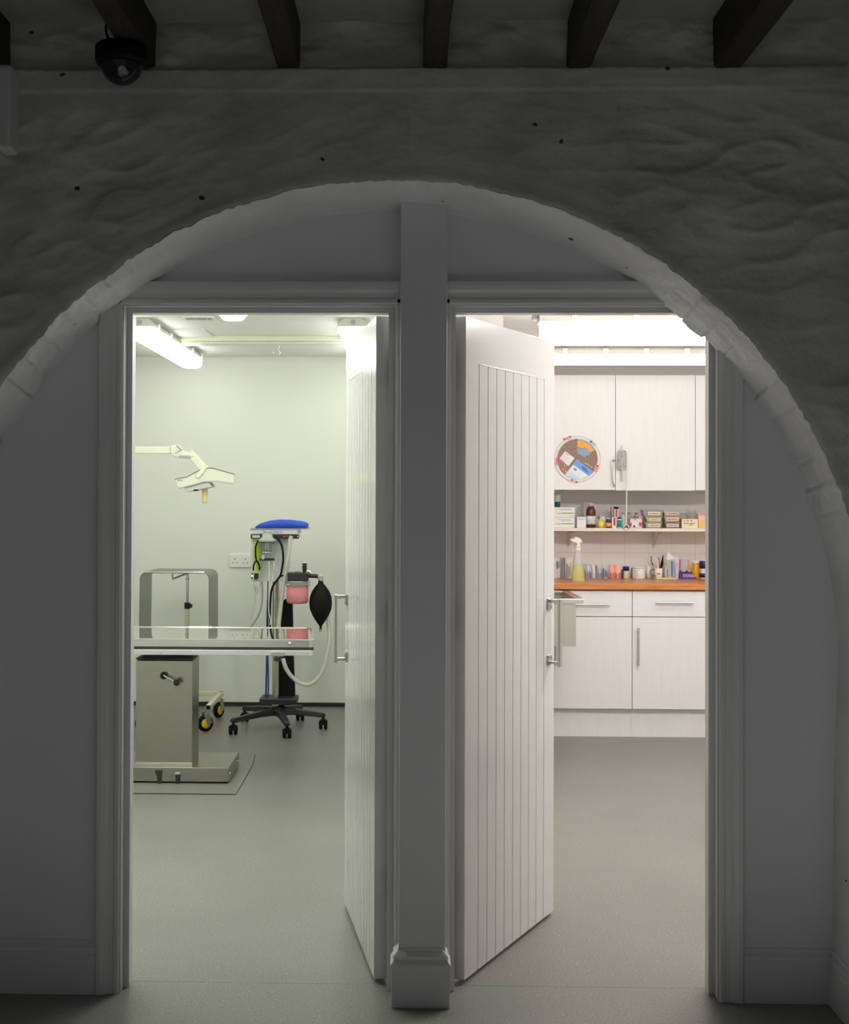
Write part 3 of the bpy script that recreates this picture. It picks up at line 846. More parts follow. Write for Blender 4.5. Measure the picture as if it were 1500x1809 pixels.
# arch sheet as a swept strip
def arch_section(x0, x1, zt, zb, r, n=8):
    pts = [(x0-.004, zb), (x0, zt-r)]
    for k in range(1, n+1):
        a = R(180 - 90*k/n); pts.append((x0+r+r*math.cos(a), zt-r+r*math.sin(a)))
    for k in range(0, n+1):
        a = R(90 - 90*k/n); pts.append((x1-r+r*math.cos(a), zt-r+r*math.sin(a)))
    pts.append((x1+.004, zb)); return pts
outer = arch_section(sx0, sx1, zs, .52, .045); inner = arch_section(sx0+.004, sx1-.004, zs-.004, .52, .042)
poly = outer + inner[::-1]
m_ = len(poly); no = len(outer)
mb = MB()
ys = [SYF, SYB]
for strip in (outer, inner):
    rings = [[(x, y, z) for x, z in strip] for y in ys]
    mb.loft(rings, True, caps=False, closed=False)
for y in ys:
    v = [(x, y, z) for x, z in outer] + [(x, y, z) for x, z in inner]; n_ = len(outer)
    mb.add(v, [(i, i+1, i+1+n_, i+n_) for i in range(n_-1)])
M_sheet = mat('dull_steel_sheet', (.25, .25, .25), .34, 1.0, noise_amt=.12, noise_scale=90)
mb.build('arch_top', M_sheet, t)
MB().tube([(sx0+.03, SYF, zs-.003), (sx1-.03, SYF, zs-.003)], .006, 12).build('rolled_edge', M_chrome, t)
spx = PX(331, 8.55, 1050); SPY = 8.55
mb = MB().cyl((spx, SPY, PZ(1074, SPY, 331)), (spx, SPY, zs-.02), .0075); mb.cyl((spx, SPY, PZ(1024, SPY, 331)), (spx, SPY, PZ(1021, SPY, 331)), .012); mb.build('inner_pole', M_chrome, t)
mb = MB().tube([(spx, SPY, zs-.022), tuple(P(305, 1023, SYF+.05)), tuple(P(305, 1014, SYF+.05))], .006, 10); mb.build('support_prong', M_ivory, t)
zk = PZ(1070, SPY, 331)
mb = MB().lathe((spx, SPY, zk), [(.001, -.022), (.018, -.02), (.020, .0), (.018, .02), (.001, .022)], 8, 'Z', False)
mb.cyl((spx+.015, SPY-.012, zk), (spx+.032, SPY-.015, zk), .013, n=8); mb.build('clamp_knob', M_blackpl, t)
zfr = .150
SBY0, SBY1 = 8.22, 8.80
sbx1 = PX(372, 8.22, 1256); sbx0 = sbx1 - .43
mb = MB().cyl((spx, SPY+.0, zfr), (spx, SPY, zk-.015), .0135); mb.build('pole', M_beige, t)
mb = MB(); hh = .014
mb.box(sbx1-.028, sbx1, SBY0, SBY1, zfr-hh, zfr+hh); mb.box(sbx0, sbx0+.028, SBY0, SBY1, zfr-hh, zfr+hh)
mb.box(sbx0, sbx1, SBY1-.03, SBY1, zfr-hh, zfr+hh); mb.box(spx-.014, spx+.014, SPY-.014, SBY1-.03, zfr-hh, zfr+hh)
mb.build('base_frame', M_beige, t, .002)
for x in (sbx1-.014, sbx0+.014): MB().box(x-.012, x+.012, SBY0-.003, SBY0, zfr-.012, zfr+.012).build('end_cap', M_black, t)
for (x, y) in ((sbx1-.014, SBY0+.03), (sbx1-.014, SBY1-.03), (sbx0+.014, SBY0+.03), (sbx0+.014, SBY1-.03)):
    mb = MB()
    mb.cyl((x, y, zfr-hh), (x, y, .115), .008)
    sw = R(-58) if (x > spx and y < SPY) else R(-25)
    RZ = Matrix.Rotation(sw, 3, 'Z'); pc = Vector((x, y, 0))
    def cw(v): return pc + RZ @ Vector(v)
    for sx in (-.019, .019): mb.obox(cw((sx, -.012, .082)), (.003, .035, .075), RZ @ Matrix.Rotation(R(20), 3, 'X'))
    mb.obox(cw((0, 0, .1145)), (.042, .036, .005), RZ)
    cst = mb.build('caster', M_satin, t)
    def wheel(prof, n):
        m_ = MB().lathe((0, 0, 0), prof, n, 'X'); m_.v = [tuple(cw((v[0], v[1]-.024, v[2]+.051))) for v in m_.v]; return m_
    wheel([(.030, -.013), (.046, -.014), (.051, -.007), (.051, .007), (.046, .014), (.030, .013), (.030, -.013)], 28).build('tyre', M_black, cst)
    wheel([(.001, -.015), (.026, -.0145), (.031, -.0115), (.031, .0115), (.026, .0145), (.001, .015)], 24).build('hub', M_yellow, cst)

# ------------------------------------------------------------------ double socket
t0 = P(424, 990, YBL)
sx_, sxr = PX(406, YBL, 990), PX(443.5, YBL, 990)
zs0, zs1 = PZ(1002, YBL, 424), PZ(978.5, YBL, 424)
t = thing('wall_socket', 'white double wall socket left of the anaesthetic machine', 'socket', ((sx_+sxr)/2, YBL, zs0))
MB().box(sx_, sxr, YBL-.012, YBL, zs0, zs1).build('socket_plate', M_white, t, .003)
mw = sxr-sx_
for k in (0, 1):
    cx = sx_+mw*(.25+.5*k)
    MB().box(cx-.0035, cx+.0035, YBL-.0135, YBL-.012, zs0+.052, zs0+.060).build('pin_hole', M_ink, t)
    for dx in (-.014, .014): MB().box(cx+dx-.004, cx+dx+.004, YBL-.0135, YBL-.012, zs0+.028, zs0+.033).build('pin_hole', M_ink, t)
    MB().box(sx_+mw*(.46+.08*k)-.004, sx_+mw*(.46+.08*k)+.004, YBL-.016, YBL-.012, zs0+.06, zs0+.075).build('rocker', M_pale, t, .001)

# ------------------------------------------------------------------ anaesthetic machine
AY = 8.36
acx = PX(487, AY, 1200)
t = thing('anaesthetic_machine', 'white anaesthetic machine on a black five star wheeled base', 'machine', (acx, AY, 0))
hub = MB().lathe((acx+.02, AY, 0), [(.001, .085), (.05, .085), (.055, .10), (.045, .135), (.03, .14), (.001, .14)], 24); hub.build('base_hub', M_blackpl, t)
tips = []
for (px, py) in ((412, 1299), (507, 1305), (571, 1289)): tips.append(PFl(px, py-1))
tips += [Vector((acx+.13, AY+.30, 0)), Vector((acx-.22, AY+.24, 0))]
for k, tp in enumerate(tips):
    c0 = Vector((acx+.02, AY, .118)); c1 = Vector((tp.x, tp.y, .088))
    d = (c1-c0); d.normalize(); sd = d.cross(Vector((0, 0, 1))).normalized()
    rings = []
    for s_, w_, hgt, zz in ((.03, .030, .030, .118), (.4, .024, .026, .114), (.8, .020, .022, .100), (1.0, .019, .02, .092), (1.045, .012, .012, .088)):
        c = c0.lerp(c1, s_); c.z = zz
        rings.append([c-sd*w_-Vector((0, 0, hgt)), c+sd*w_-Vector((0, 0, hgt)), c+sd*w_*.8+Vector((0, 0, hgt*.4)), c-sd*w_*.8+Vector((0, 0, hgt*.4))])
    leg = MB().loft(rings, False).build('base_leg', M_blackpl, t, .004)
    tw = MB(); 
    for q in (-.015, .015):
        tw.lathe((tp.x+q, tp.y, .026), [(.001, -.010), (.022, -.010), (.026, -.005), (.026, .005), (.022, .010), (.001, .010)], 20, 'X')
    tw.cyl((tp.x, tp.y, .026), (tp.x, tp.y, .085), .008); tw.prism([(tp.x-.027, .03), (tp.x+.027, .03), (tp.x+.025, .052), (tp.x+.012, .060), (tp.x-.012, .060), (tp.x-.025, .052)], tp.y-.020, tp.y+.020)
    tw.build('caster', M_black, leg)
zlo = PZ(1232, AY, 480)
MB().box(PX(460, AY, 1235), PX(525, AY, 1235), AY-.06, AY+.12, PZ(1242, AY, 480), zlo).build('lower_tray', M_blackpl, t, .004)
MB().cyl((acx, AY, .12), (acx, AY, PZ(1027, AY, 487)), .0215).build('pole', mat('pole_steel', (.52, .50, .44), .22, 1.0), t)
# black upright behind the pole
rings = []
for py, a, b in ((1243, 493, 522), (1160, 493, 519), (1065, 500, 517), (1058, 503, 515)):
    z = PZ(py, AY+.1, 505); xa, xb = PX(a, AY+.1, py), PX(b, AY+.1, py)
    rings.append([(xa, AY+.06, z), (xb, AY+.06, z), (xb, AY+.13, z), (xa, AY+.13, z)])
MB().loft(rings, False).build('rear_upright', M_black, t, .006)
# back panel with top shelf
pb = AY-.03
MB().box(PX(443.5, pb, 980), PX(512, pb, 980), pb, pb+.03, PZ(1027, pb, 470), PZ(945, pb, 470)).build('back_panel', M_panel, t, .002)
MB().box(PX(442.5, pb, 940), PX(527, pb, 940), pb-.06, pb+.22, PZ(943, pb, 480), PZ(934.5, pb, 480)).build('top_housing', M_white, t, .003)
ztray = PZ(933.2, pb, 480)
MB().box(PX(444, pb, 940), PX(544, pb, 940), pb-.07, pb+.24, PZ(934.6, pb, 480), ztray).build('top_tray', M_grey, t, .001)
MB().box(PX(484, pb-.061, 940), PX(500, pb-.061, 940), pb-.062, pb-.0595, PZ(941, pb, 490), PZ(937.5, pb, 490)).build('name_plate', mat('plate_lilac', (.55, .55, .66), .5), t)
rl = MB().box(PX(443.5, pb-.07, 947), PX(528, pb-.07, 947), pb-.09, pb-.03, PZ(951.5, pb-.07, 480), PZ(944, pb-.07, 480)).build('gas_rail', M_blackpl, t, .002)
MB().box(PX(504, pb-.09, 947), PX(509, pb-.09, 947), pb-.0925, pb-.089, PZ(950, pb-.09, 500), PZ(945.5, pb-.09, 500)).build('red_button', mat('dark_red', (.35, .01, .02), .5), rl)
MB().box(PX(446, pb-.09, 947), PX(459, pb-.09, 947), pb-.094, pb-.089, PZ(950, pb-.09, 450), PZ(945.5, pb-.09, 450)).build('gauge_plate', M_satin, rl)
for px in (501.5, 526): MB().lathe(P(px, 948, pb-.09), [(.001, -.003), (.004, -.002), (.004, 0.0)], 10, 'Y').build('rail_screw', M_chrome, rl)
# flow meter
fy = pb-.045
fm = MB().box(PX(444, fy, 980), PX(459, fy, 980), fy, pb, PZ(1013, fy, 450), PZ(951, fy, 450)).build('flow_meter', mat('meter_frosted', (.72, .75, .50), .3), t, .003)
MB().box(PX(452.5, fy, 980), PX(458, fy, 980), fy-.002, fy, PZ(1011, fy, 450), PZ(953, fy, 450)).build('lime_scale', M_lime, fm)
mb = MB()
for k in range(14):
    z = PZ(957+3.6*k, fy, 450); mb.box(PX(447.5, fy, 980), PX(450.5, fy, 980), fy-.002, fy, z, z+.0022)
mb.build('tick_marks', M_grey, fm)
mb = MB().box(PX(444, fy, 1018), PX(455, fy, 1018), fy-.01, pb, PZ(1023, fy, 450), PZ(1013, fy, 450)); mb.build('meter_base', M_blackpl, t, .002)
MB().lathe(P(446.5, 1018.5, fy-.01), [(.001, -.03), (.012, -.03), (.0135, -.026), (.0135, -.006), (.008, 0), (.001, 0)], 14, 'Y').build('control_knob', M_chrome, t)
# vaporiser / clear jar
vx = P(472, 975, pb-.10); R_ = 13.5/285
vt = MB().lathe((vx.x, pb-.10, 0), [(.001, PZ(936.5, pb-.1, 472)), (.026, PZ(936.5, pb-.1, 472)), (.026, PZ(938.5, pb-.1, 472)), (.017, PZ(941, pb-.1, 472)), (.030, PZ(944, pb-.1, 472)), (.036, PZ(950, pb-.1, 472)), (R_*1.12, PZ(953, pb-.1, 472)), (R_*1.12, PZ(957, pb-.1, 472)), (R_, PZ(957.5, pb-.1, 472)), (.001, PZ(957.5, pb-.1, 472))], 32)
jar = vt.build('suction_jar', mat('cloudy_plastic', (.80, .82, .80), .2, trans=.45, ior=1.3), t)
ra = R_*.97; z1_, z0_ = PZ(957.5, pb-.1, 472), PZ(990, pb-.1, 472)
M_jar = mat('jar_clear', (.95, .97, .97), .03, trans=1.0, ior=1.07)
MB().lathe((vx.x, pb-.10, 0), [(ra, z1_), (ra, z0_+.002), (ra-.002, z0_), (.001, z0_), (.001, z0_+.003), (ra-.004, z0_+.003), (ra-.003, z1_), (ra, z1_)], 36).build('glass_body', M_jar, jar)
mb = MB(); 
for dx, ex in ((-.008, 0), (.006, 0)): mb.cyl((vx.x+dx, pb-.10, z1_), (vx.x+dx, pb-.10, PZ(976, pb-.1, 472)), .0022, n=8)
mb.lathe((vx.x, pb-.10, 0), [(.001, PZ(973.5, pb-.1, 472)), (.03, PZ(974, pb-.1, 472)), (.036, PZ(977, pb-.1, 472)), (.001, PZ(977, pb-.1, 472))], 24)
mb.cyl((vx.x-.022, pb-.115, PZ(979, pb, 472)), (vx.x-.022, pb-.115, z0_+.006), .012, n=16)
mb.build('float_valve', M_chrome, jar)
MB().torus((vx.x, pb-.10, z0_+.003), ra*.96, .0035, 'Z').build('jar_ring', M_ink, jar)
MB().torus((vx.x, pb-.10, z1_-.002), ra*.98, .003, 'Z').build('jar_ring', M_ink, jar)
def hose(name, pts, Ys, r, m, par=t, n=10):
    if not isinstance(Ys, (list, tuple)): Ys = [Ys]*len(pts)
    q = [P(x, y, Y) for (x, y), Y in zip(pts, Ys)]
    return MB().tube(smooth_pts(q, 8), r, n).build(name, m, par)
hose('black_hose', [(487, 947), (497, 962), (500.5, 985), (498, 1005), (495, 1017), (482, 1036), (478, 1058), (477, 1100), (477, 1150)], pb-.13, .0065, M_black)
hose('black_hose', [(501, 1016.5), (495, 1019), (489, 1027)], pb-.125, .005, M_black)
hose('black_hose', [(456, 955), (452, 965), (451.5, 980), (453, 991)], pb-.08, .005, M_black)
hose('black_hose', [(448, 1008), (448, 999), (453, 991), (458, 999), (458.5, 1007)], pb-.08, .005, M_black)
hose('breathing_hose', [(515, 947), (512.5, 955), (510, 975), (506, 1000), (500, 1040), (495, 1080), (492, 1110), (489, 1160)], [pb-.12]*8, .0125, M_hose)
hose('breathing_hose', [(500, 1163), (505, 1180), (516, 1196), (531, 1207), (546, 1209), (560, 1200), (571, 1182), (579, 1150), (582, 1118), (578, 1085)], [pb-.14, pb-.14, pb-.13, pb-.12, pb-.11, pb-.1, pb-.09, pb-.07, pb-.05, pb], .0125, M_hose)
hose('white_hose', [(452, 1035), (450.5, 1060), (445, 1085), (437, 1107), (425, 1130)], pb-.03, .0055, M_hose)
hose('white_hose', [(462.5, 1027), (463.5, 1050), (462, 1070), (455, 1090), (443, 1108), (430, 1125)], pb+.0, .006, mat('grey_hose', (.42, .42, .40), .4))
hose('blue_hose', [(474, 1027), (473.5, 1060), (472.5, 1120), (470.5, 1200), (469.5, 1236)], pb+.08, .0055, M_bluehose)
hose('blue_hose', [(473, 1060), (471.5, 1120), (474, 1190), (473.5, 1236)], pb+.07, .005, mat('navy_hose', (.02, .06, .25), .4))
hose('wire_loop', [(448.5, 1010), (448, 1030), (449, 1040), (453, 1046), (457, 1042), (459, 1030), (458.5, 1008)], pb-.09, .0035, M_chrome)
hose('thin_tube', [(475, 992), (475.5, 1020), (475, 1050), (475, 1080), (478, 1095), (477, 1104)], pb-.14, .003, M_white)
hose('thin_tube', [(485, 992), (481, 1020), (481, 1027)], pb-.14, .002, M_white)
# absorber canister
ay = pb-.13
kx = P(525.5, 1045, ay)
kr = 19/288
hd = MB()
hd.box(PX(509, ay, 1018), PX(545, ay, 1018), ay-.06, ay+.055, PZ(1026, ay, 525), PZ(1010.5, ay, 525))
hd = hd.build('absorber_head', M_blackpl, t, .008)
zc1, zc0 = PZ(1025.5, ay, 525), PZ(1065.5, ay, 525)
cp = [(.001, zc1), (kr+.003, zc1), (kr+.003, zc1-.022), (kr, zc1-.03), (kr-.001, zc0+.012), (kr-.008, zc0), (.001, zc0-.002)]
can = MB().lathe((kx.x, ay, 0), cp, 40).build('absorber_canister', mat('canister_plastic', (.90, .88, .85), .12, trans=.75, ior=1.25), t)
zf = PZ(1034, ay, 525)
MB().lathe((kx.x, ay, 0), [(.001, zf), (kr+.0006, zf), (kr+.0004, zc0+.014), (kr-.006, zc0+.0022), (.001, zc0+.002)], 40).build('granule_fill', M_pink, can)
mb = MB().torus((kx.x, ay, zf+.004), kr+.0035, .0025, 'Z'); mb.build('canister_band', M_grey, can)
mb = MB().box(kx.x+kr-.002, kx.x+kr+.012, ay-.03, ay-.01, zc1-.03, zc1+.002); mb.build('canister_latch', M_satin, can, .003)
mb = MB().cyl(P(538, 1011, ay), P(538, 1003, ay), .0145); mb.lathe(P(538, 1004, ay), [(.001, 0), (.0135, 0), (.0145, .012), (.0125, .018), (.012, .022), (.018, .026), (.0175, .030), (.001, .031)], 16); mb.build('relief_valve', M_blackpl, t)
MB().lathe(P(538, 994.5, ay), [(.001, .003), (.012, .003), (.016, .0), (.001, 0)], 20).build('valve_top', M_pale, t)
MB().box(PX(512, ay, 1007), PX(521, ay, 1007), ay-.03, ay+.02, PZ(1010.5, ay, 515), PZ(1003.5, ay, 515)).build('valve_window', M_frost, t, .003)
mb = MB().cyl(P(533, 1012, ay-.03), P(533, 1005, ay-.03), .006); mb.cyl(P(543, 1012, ay-.03), P(543, 1007, ay-.03), .008); mb.cyl(P(543, 1008, ay-.03), P(549, 1012, ay-.03), .008); mb.build('hose_fitting', M_chrome, t)
MB().cyl(P(541, 1017, ay), P(563, 1018, ay), .0125).build('bag_arm', M_blackpl, t)
mb = MB().cyl(P(562, 1018, ay), P(571, 1018.5, ay), .014); mb.cyl(P(567.5, 1017, ay), P(567, 1026, ay), .0135); mb.build('elbow_connector', mat('pearl_plastic', (.78, .76, .72), .15, trans=.4), t)
bc = P(566.5, 1065, ay)
prof = []
for py, hw in ((1023.5, .001), (1023.5, 4.2), (1028, 4.3), (1031, 5), (1036, 9.5), (1044, 15), (1054, 19), (1065, 20.2), (1076, 19), (1088, 14), (1098, 8), (1104, 3.5), (1107, 2), (1111, 1.8), (1111, .001)):
    prof.append((hw/288, P(566.5, py, ay).z - 0))
rings = []
for r_, z in prof:
    rings.append([(bc.x + r_*math.cos(a), ay + r_*.7*math.sin(a)*(1+.05*math.cos(6*a)), z) for a in [2*math.pi*k/40 for k in range(40)]])
bag = MB().loft(rings, True).build('breathing_bag', M_black, t)
MB().torus(P(566, 1113, ay), .0065, .0022, 'Y').build('bag_ring', M_blackpl, bag)
# blue pad on top
prof = [(452, 929, 0), (460, 924, 0), (475, 920, 0), (492, 918, 0), (510, 918.3, 0), (528, 920.5, 0), (537, 922.5, 0), (541.5, 925, 0)]
rings = []
for (px, py, _) in prof:
    zt_ = PZ(py, pb, px); zb_ = ztray + .0006; x = PX(px, pb, py)
    yc = pb+.07; dw = .12 if 455 < px < 541 else .10
    if px == 541.5: x += .0
    ring = []
    for k in range(20):
        a = 2*math.pi*k/20
        zz = zb_ + (zt_-zb_)*(.5+.5*math.sin(a)) if math.sin(a) > -.3 else zb_
        if -.3 >= math.sin(a): zz = zb_
        ring.append((x, yc+dw*math.copysign(abs(math.cos(a))**.6, math.cos(a)), zz + .001*nz(Vector((x*30, k, 0))) * (zz > zb_+.01)))
    rings.append(ring)
o = MB().loft(rings, True).build('folded_cushion', M_blue)
tag(o, 'bright blue folded fabric pad on top of the anaesthetic machine', 'cushion')

# ------------------------------------------------------------------ base cupboards
CF = 8.13
def zc(py, Y=CF, px=1180): return PZ(py, Y, px)
xS = PX(1117, CF, 1150)
WC = .5
zdt, zdb, zdrt, zdrb = zc(1090.8), zc(1253), zc(1045), zc(1089.4)
units = [(xS-2*WC, 'white base cupboard unit mostly hidden behind the right hand door leaf'), (xS-WC, 'white base cupboard unit behind the steel sink, drawer handle half covered'),
         (xS, 'white base cupboard unit with a tall bar handle, right of the sink'), ]
def handle_h(par, x0, x1, z, y):
    mb = MB().cyl((x0, y-.030, z), (x1, y-.030, z), .0058, n=14)
    for x in (x0+.035, x1-.035): mb.cyl((x, y-.030, z), (x, y, z), .005, n=10)
    mb.build('handle', M_satin, par, label='thin satin steel bar handle')
def handle_v(par, x, z0, z1, y):
    mb = MB().cyl((x, y-.030, z0), (x, y-.030, z1), .0062, n=14)
    for z in (z0+.03, z1-.03): mb.cyl((x, y-.030, z), (x, y, z), .005, n=10)
    mb.build('handle', M_satin, par, label='thin satin steel bar handle')
hw_ = (PX(1225, CF-.03, 1065) - PX(1159, CF-.03, 1065))
hc_ = PX(1192, CF-.03, 1065) - xS
for i, (x0, lb) in enumerate(units):
    x1 = x0 + WC
    x0 = max(x0, PX(889, 6.95)+.004)
    t = thing('base_cupboard', lb, 'cupboard', ((x0+x1)/2, CF+.3, 0), 'white base cupboards under the worktop')
    MB().box(x0+.001, x1-.001, CF+.02, CF+.56, .168, PZ(1043, CF, 1180)-.002).build('carcass', M_carcass, t)
    MB().box(x0+.0005, x1-.0005, CF+.045, CF+.06, 0, .168).build('plinth', M_cab, t)
    dr = MB().box(x0+.0018, x1-.0018, CF, CF+.019, zdrb, zdrt).build('drawer', M_cab, t, .0012)
    dz = 1 if i else 0
    handle_h(dr, x0+hc_-hw_/2 if i == 2 else x1-hc_-hw_/2, x0+hc_+hw_/2 if i == 2 else x1-hc_+hw_/2, zc(1065 if i == 2 else 1068.5, CF-.03), CF)
    dd = MB().box(x0+.0018, x1-.0018, CF, CF+.019, zdb, zdt).build('cupboard_door', M_cab, t, .0012)
    if i == 2: handle_v(dd, PX(1128, CF-.03, 1140), zc(1176.5, CF-.03, 1128), zc(1109.5, CF-.03, 1128), CF)
    else: handle_v(dd, x0+.04, zc(1176.5), zc(1109.5), CF)
wt = PZ(1031.5, 8.105, 1180); wb = PZ(1042.3, 8.105, 1180)
o = MB().box(PX(889, 6.95)+.002, 2.88, 8.105, YBR-.009, wb, wt).build('worktop', M_wood, None, .003)
tag(o, 'orange wood effect worktop running across the white base cupboards', 'worktop')

# steel sink on the left
SFY = 7.45
sk0 = PX(960, SFY, 1100); skr = PX(1018, SFY, 1100); skR = PX(1031, SFY, 1060)
zr1, zr0, zbt = PZ(1058.3, SFY, 1020), PZ(1067, SFY, 1020), PZ(1142.5, SFY, 1020)
t = thing('steel_sink', 'stainless steel wall sink poking out from behind the right hand door leaf', 'sink', ((sk0+skR)/2-.05, SFY+.3, zbt))
skb = CF-.037
mb = MB()
XL_ = sk0-.22
mb.box(XL_, skr, SFY+.008, SFY+.012, zbt, zr1-.001); mb.box(skr-.004, skr, SFY+.012, skb, zbt, zr1-.001)
mb.box(XL_, skr-.004, SFY+.012, skb, zbt, zbt+.004); mb.box(XL_, XL_+.004, SFY+.012, skb, zbt, zr1-.001); mb.box(XL_+.004, skr-.004, skb-.004, skb, zbt, zr1-.001)
mb.build('basin', mat('sink_steel', (.60, .57, .50), .36, 1.0, bump=.04, bump_scale=30, stretch=(1, 1, 20)), t)
mb = MB()
xin = PX(985, SFY, 1060)
mb.box(XL_-.01, skR, SFY, SFY+.022, zr0, zr1); mb.box(skr-.003, skR, SFY+.022, skb, zr0+.01, zr1); mb.box(XL_-.01, skR, skb-.02, skb, zr0+.01, zr1)
mb.build('rim', M_satin, t, .002)

# ------------------------------------------------------------------ wall cupboards
UF = 8.43
zu0, zu1 = PZ(865.8, UF, 1150), PZ(662.6, UF, 1150)
ux = [PX(1087.5, UF, 760)-.5*2, PX(1087.5, UF, 760)-.5, PX(1087.5, UF, 760), PX(1228.6, UF, 760), PX(1228.6, UF, 760)+.5]
ulab = ['white wall cupboard mostly hidden by the right hand door leaf', 'white wall cupboard with the round dial chart on its door', 'white wall cupboard with the plastic ornament hanging at its left edge', 'white wall cupboard at the far right, only a sliver beside the door frame']
for i in range(4):
    x0, x1 = ux[i], ux[i+1]
    if x0 < PX(889, 6.95)+.01: x0 = PX(889, 6.95)+.01
    t = thing('wall_cupboard', ulab[i], 'cupboard', ((x0+x1)/2, UF+.15, zu0), 'white wall cupboards')
    MB().box(x0+.001, x1-.001, UF+.02, YBR-.001, zu0+.004, zu1-.001).build('carcass', M_carcass, t)
    dd = MB().box(x0+.0014, x1-.0014, UF, UF+.019, zu0-(.003 if i == 2 else 0), zu1).build('cupboard_door', M_cab, t, .001)
    if i == 1:
        # bowed wire pull near the right edge of this door
        hp = [P(1088, 814, UF-.006), P(1083, 813, UF-.02), P(1081, 818, UF-.028), P(1081.5, 835, UF-.030), P(1082.5, 850, UF-.028), P(1085, 858, UF-.02), P(1090, 859, UF-.006)]
        hp[0].x = min(hp[0].x, x1-.006); hp[-1].x = min(hp[-1].x, x1-.006)
        MB().tube(smooth_pts(hp, 6), .0042, 10).build('handle', M_satin, dd, label='bowed metal wire handle')
    else:
        handle_v(dd, x1-.03 if i != 2 else x1-.02-.45, zu0+.02, zu0+.16, UF) if i == 0 else None

S(MB().box(ux[0]+.1, 2.88, UF+.004, UF+.022, zu1+.001, PZ(645, UF, 1150)), 'trim_6', mat('pelmet_grey', (.40, .365, .35), .5), .001)
# dial chart
dcx, dcz = P(1020, 811, UF).x, P(1020, 811, UF).z
K = 1/282.0
t = thing('dial_chart', 'round cork coloured dial chart with orange and blue segments on the cupboard door', 'chart', (dcx, UF, dcz-39*K))
def disc(r, y0, y1, n=64, cx=0, cz=0): return MB().lathe((dcx+cx, 0, dcz+cz), [(.0005, y0), (r, y0), (r, y1), (.0005, y1)], n, 'Y', False)
disc(40.5*K, UF-.004, UF).build('outer_disc', mat('disc_rim', (.78, .77, .74), .5), t)
disc(35.5*K, UF-.006, UF-.004).build('inner_disc', mat('cork_brown', (.30, .215, .165), .8, noise_amt=.4, noise_scale=160), t)
def seg(pts, y, name, m, label=None):
    q = [(dcx+(x-1020)*K, dcz-(y_-811)*K) for x, y_ in pts]
    return MB().prism(q, y, UF-.006).build(name, m, t, label=label)
def zz(pts): return [(970+x/10, 760+y/10) for x, y in pts]
def arcp(r, a0, a1, n=14): return [(1020+r*math.sin(R(a0+(a1-a0)*k/n)), 811-r*math.cos(R(a0+(a1-a0)*k/n))) for k in range(n+1)]
MB().torus((dcx, UF-.004, dcz), 40.2*K, .0016, 'Y', 64, 8).build('rim_ring', mat('ring_grey', (.50, .49, .47), .5), t)
seg(arcp(35.4, 1, 62)+arcp(33, 62, 1), UF-.0068, 'blue_rim_segment', mat('chart_blue', (.32, .44, .58), .6))
seg(arcp(32.5, 0, 62)+arcp(24.5, 62, 28)+[(1032, 793), (1020, 790)], UF-.0072, 'orange_segment', mat('chart_orange', (.95, .40, .06), .6), 'orange curved segment')
seg(zz([(490, 310), (600, 335), (660, 300), (725, 425), (610, 475), (500, 405)]), UF-.0080, 'blue_segment', mat('chart_blue2', (.24, .39, .52), .6), 'blue pointed segment')
seg(arcp(35.3, 218, 292)+[(1007, 803)], UF-.0066, 'tan_segment', mat('chart_tan', (.40, .20, .13), .7), 'reddish brown segment')
seg(zz([(490, 512), (780, 740), (700, 805), (425, 610)]), UF-.0076, 'bright_blue_label', mat('chart_bright', (.19, .36, .78), .6), 'bright blue label strip')
seg(zz([(425, 610), (690, 800), (640, 830), (560, 862), (480, 865), (380, 840), (280, 790)]), UF-.0076, 'pale_label', mat('chart_pale', (.80, .84, .84), .6))
seg(zz([(340, 705), (560, 862), (480, 865), (380, 840), (280, 790)]), UF-.0080, 'sky_label', mat('chart_sky', (.55, .72, .82), .6))
seg(zz([(285, 375), (450, 495), (340, 635), (185, 500)]), UF-.0080, 'white_card', M_pale, 'white square card with fine print')
mb = MB()
def dash(x, y, l, ang, w_=.5, yy=UF-.0085):
    c = Vector((dcx+(97+x/10-97-50)*K if False else dcx+((970+x/10)-1020)*K, 0, dcz-((760+y/10)-811)*K))
    d = Vector((math.cos(R(ang)), 0, -math.sin(R(ang)))); n = Vector((d.z, 0, -d.x))
    a, b = c-d*l*K/2, c+d*l*K/2
    q = [(a+n*w_*K/2), (b+n*w_*K/2), (b-n*w_*K/2), (a-n*w_*K/2)]
    mb.prism([(p.x, p.z) for p in q], yy, yy+.0006)
dash(315, 425, 6, 38, 1.1)
for k in range(6): dash(300-k*15, 470+k*18, 13, 38, .35)
mb.build('print_lines', mat('faint_print', (.42, .42, .52), .7), t)
mb = MB(); dash(620, 665, 10, 37, 1.5); dash(635, 705, 13, 37, 1.5); mb.build('print_lines', mat('blue_print', (.06, .10, .42), .7), t)
mb = MB()
for (x, y) in ((640, 580), (675, 600), (705, 620), (750, 650), (275, 628), (255, 690), (292, 720)): dash(x, y, 1.8, 60, 1.8)
for k in range(2): dash(560+k*10-10*k, 735+k*25, 9, 37, .4)
mb.build('print_marks', M_pale, t)
seg(zz([(450, 665), (490, 690), (470, 722), (430, 695)]), UF-.0086, 'square_logo', M_ink)
seg(zz([(455, 682), (474, 694), (465, 708), (447, 696)]), UF-.0092, 'logo_centre', M_pale)
tabs = [([(250, 155), (370, 100), (390, 150), (270, 190)], (.82, .30, .33)), ([(735, 165), (830, 260), (800, 280), (705, 205)], (.45, .45, .55)),
        ([(820, 610), (890, 620), (850, 740), (785, 720)], (.85, .32, .22)), ([(120, 490), (140, 490), (145, 620), (115, 620)], (.80, .22, .28)), ([(365, 865), (480, 870), (490, 925), (370, 905)], (.80, .50, .45))]
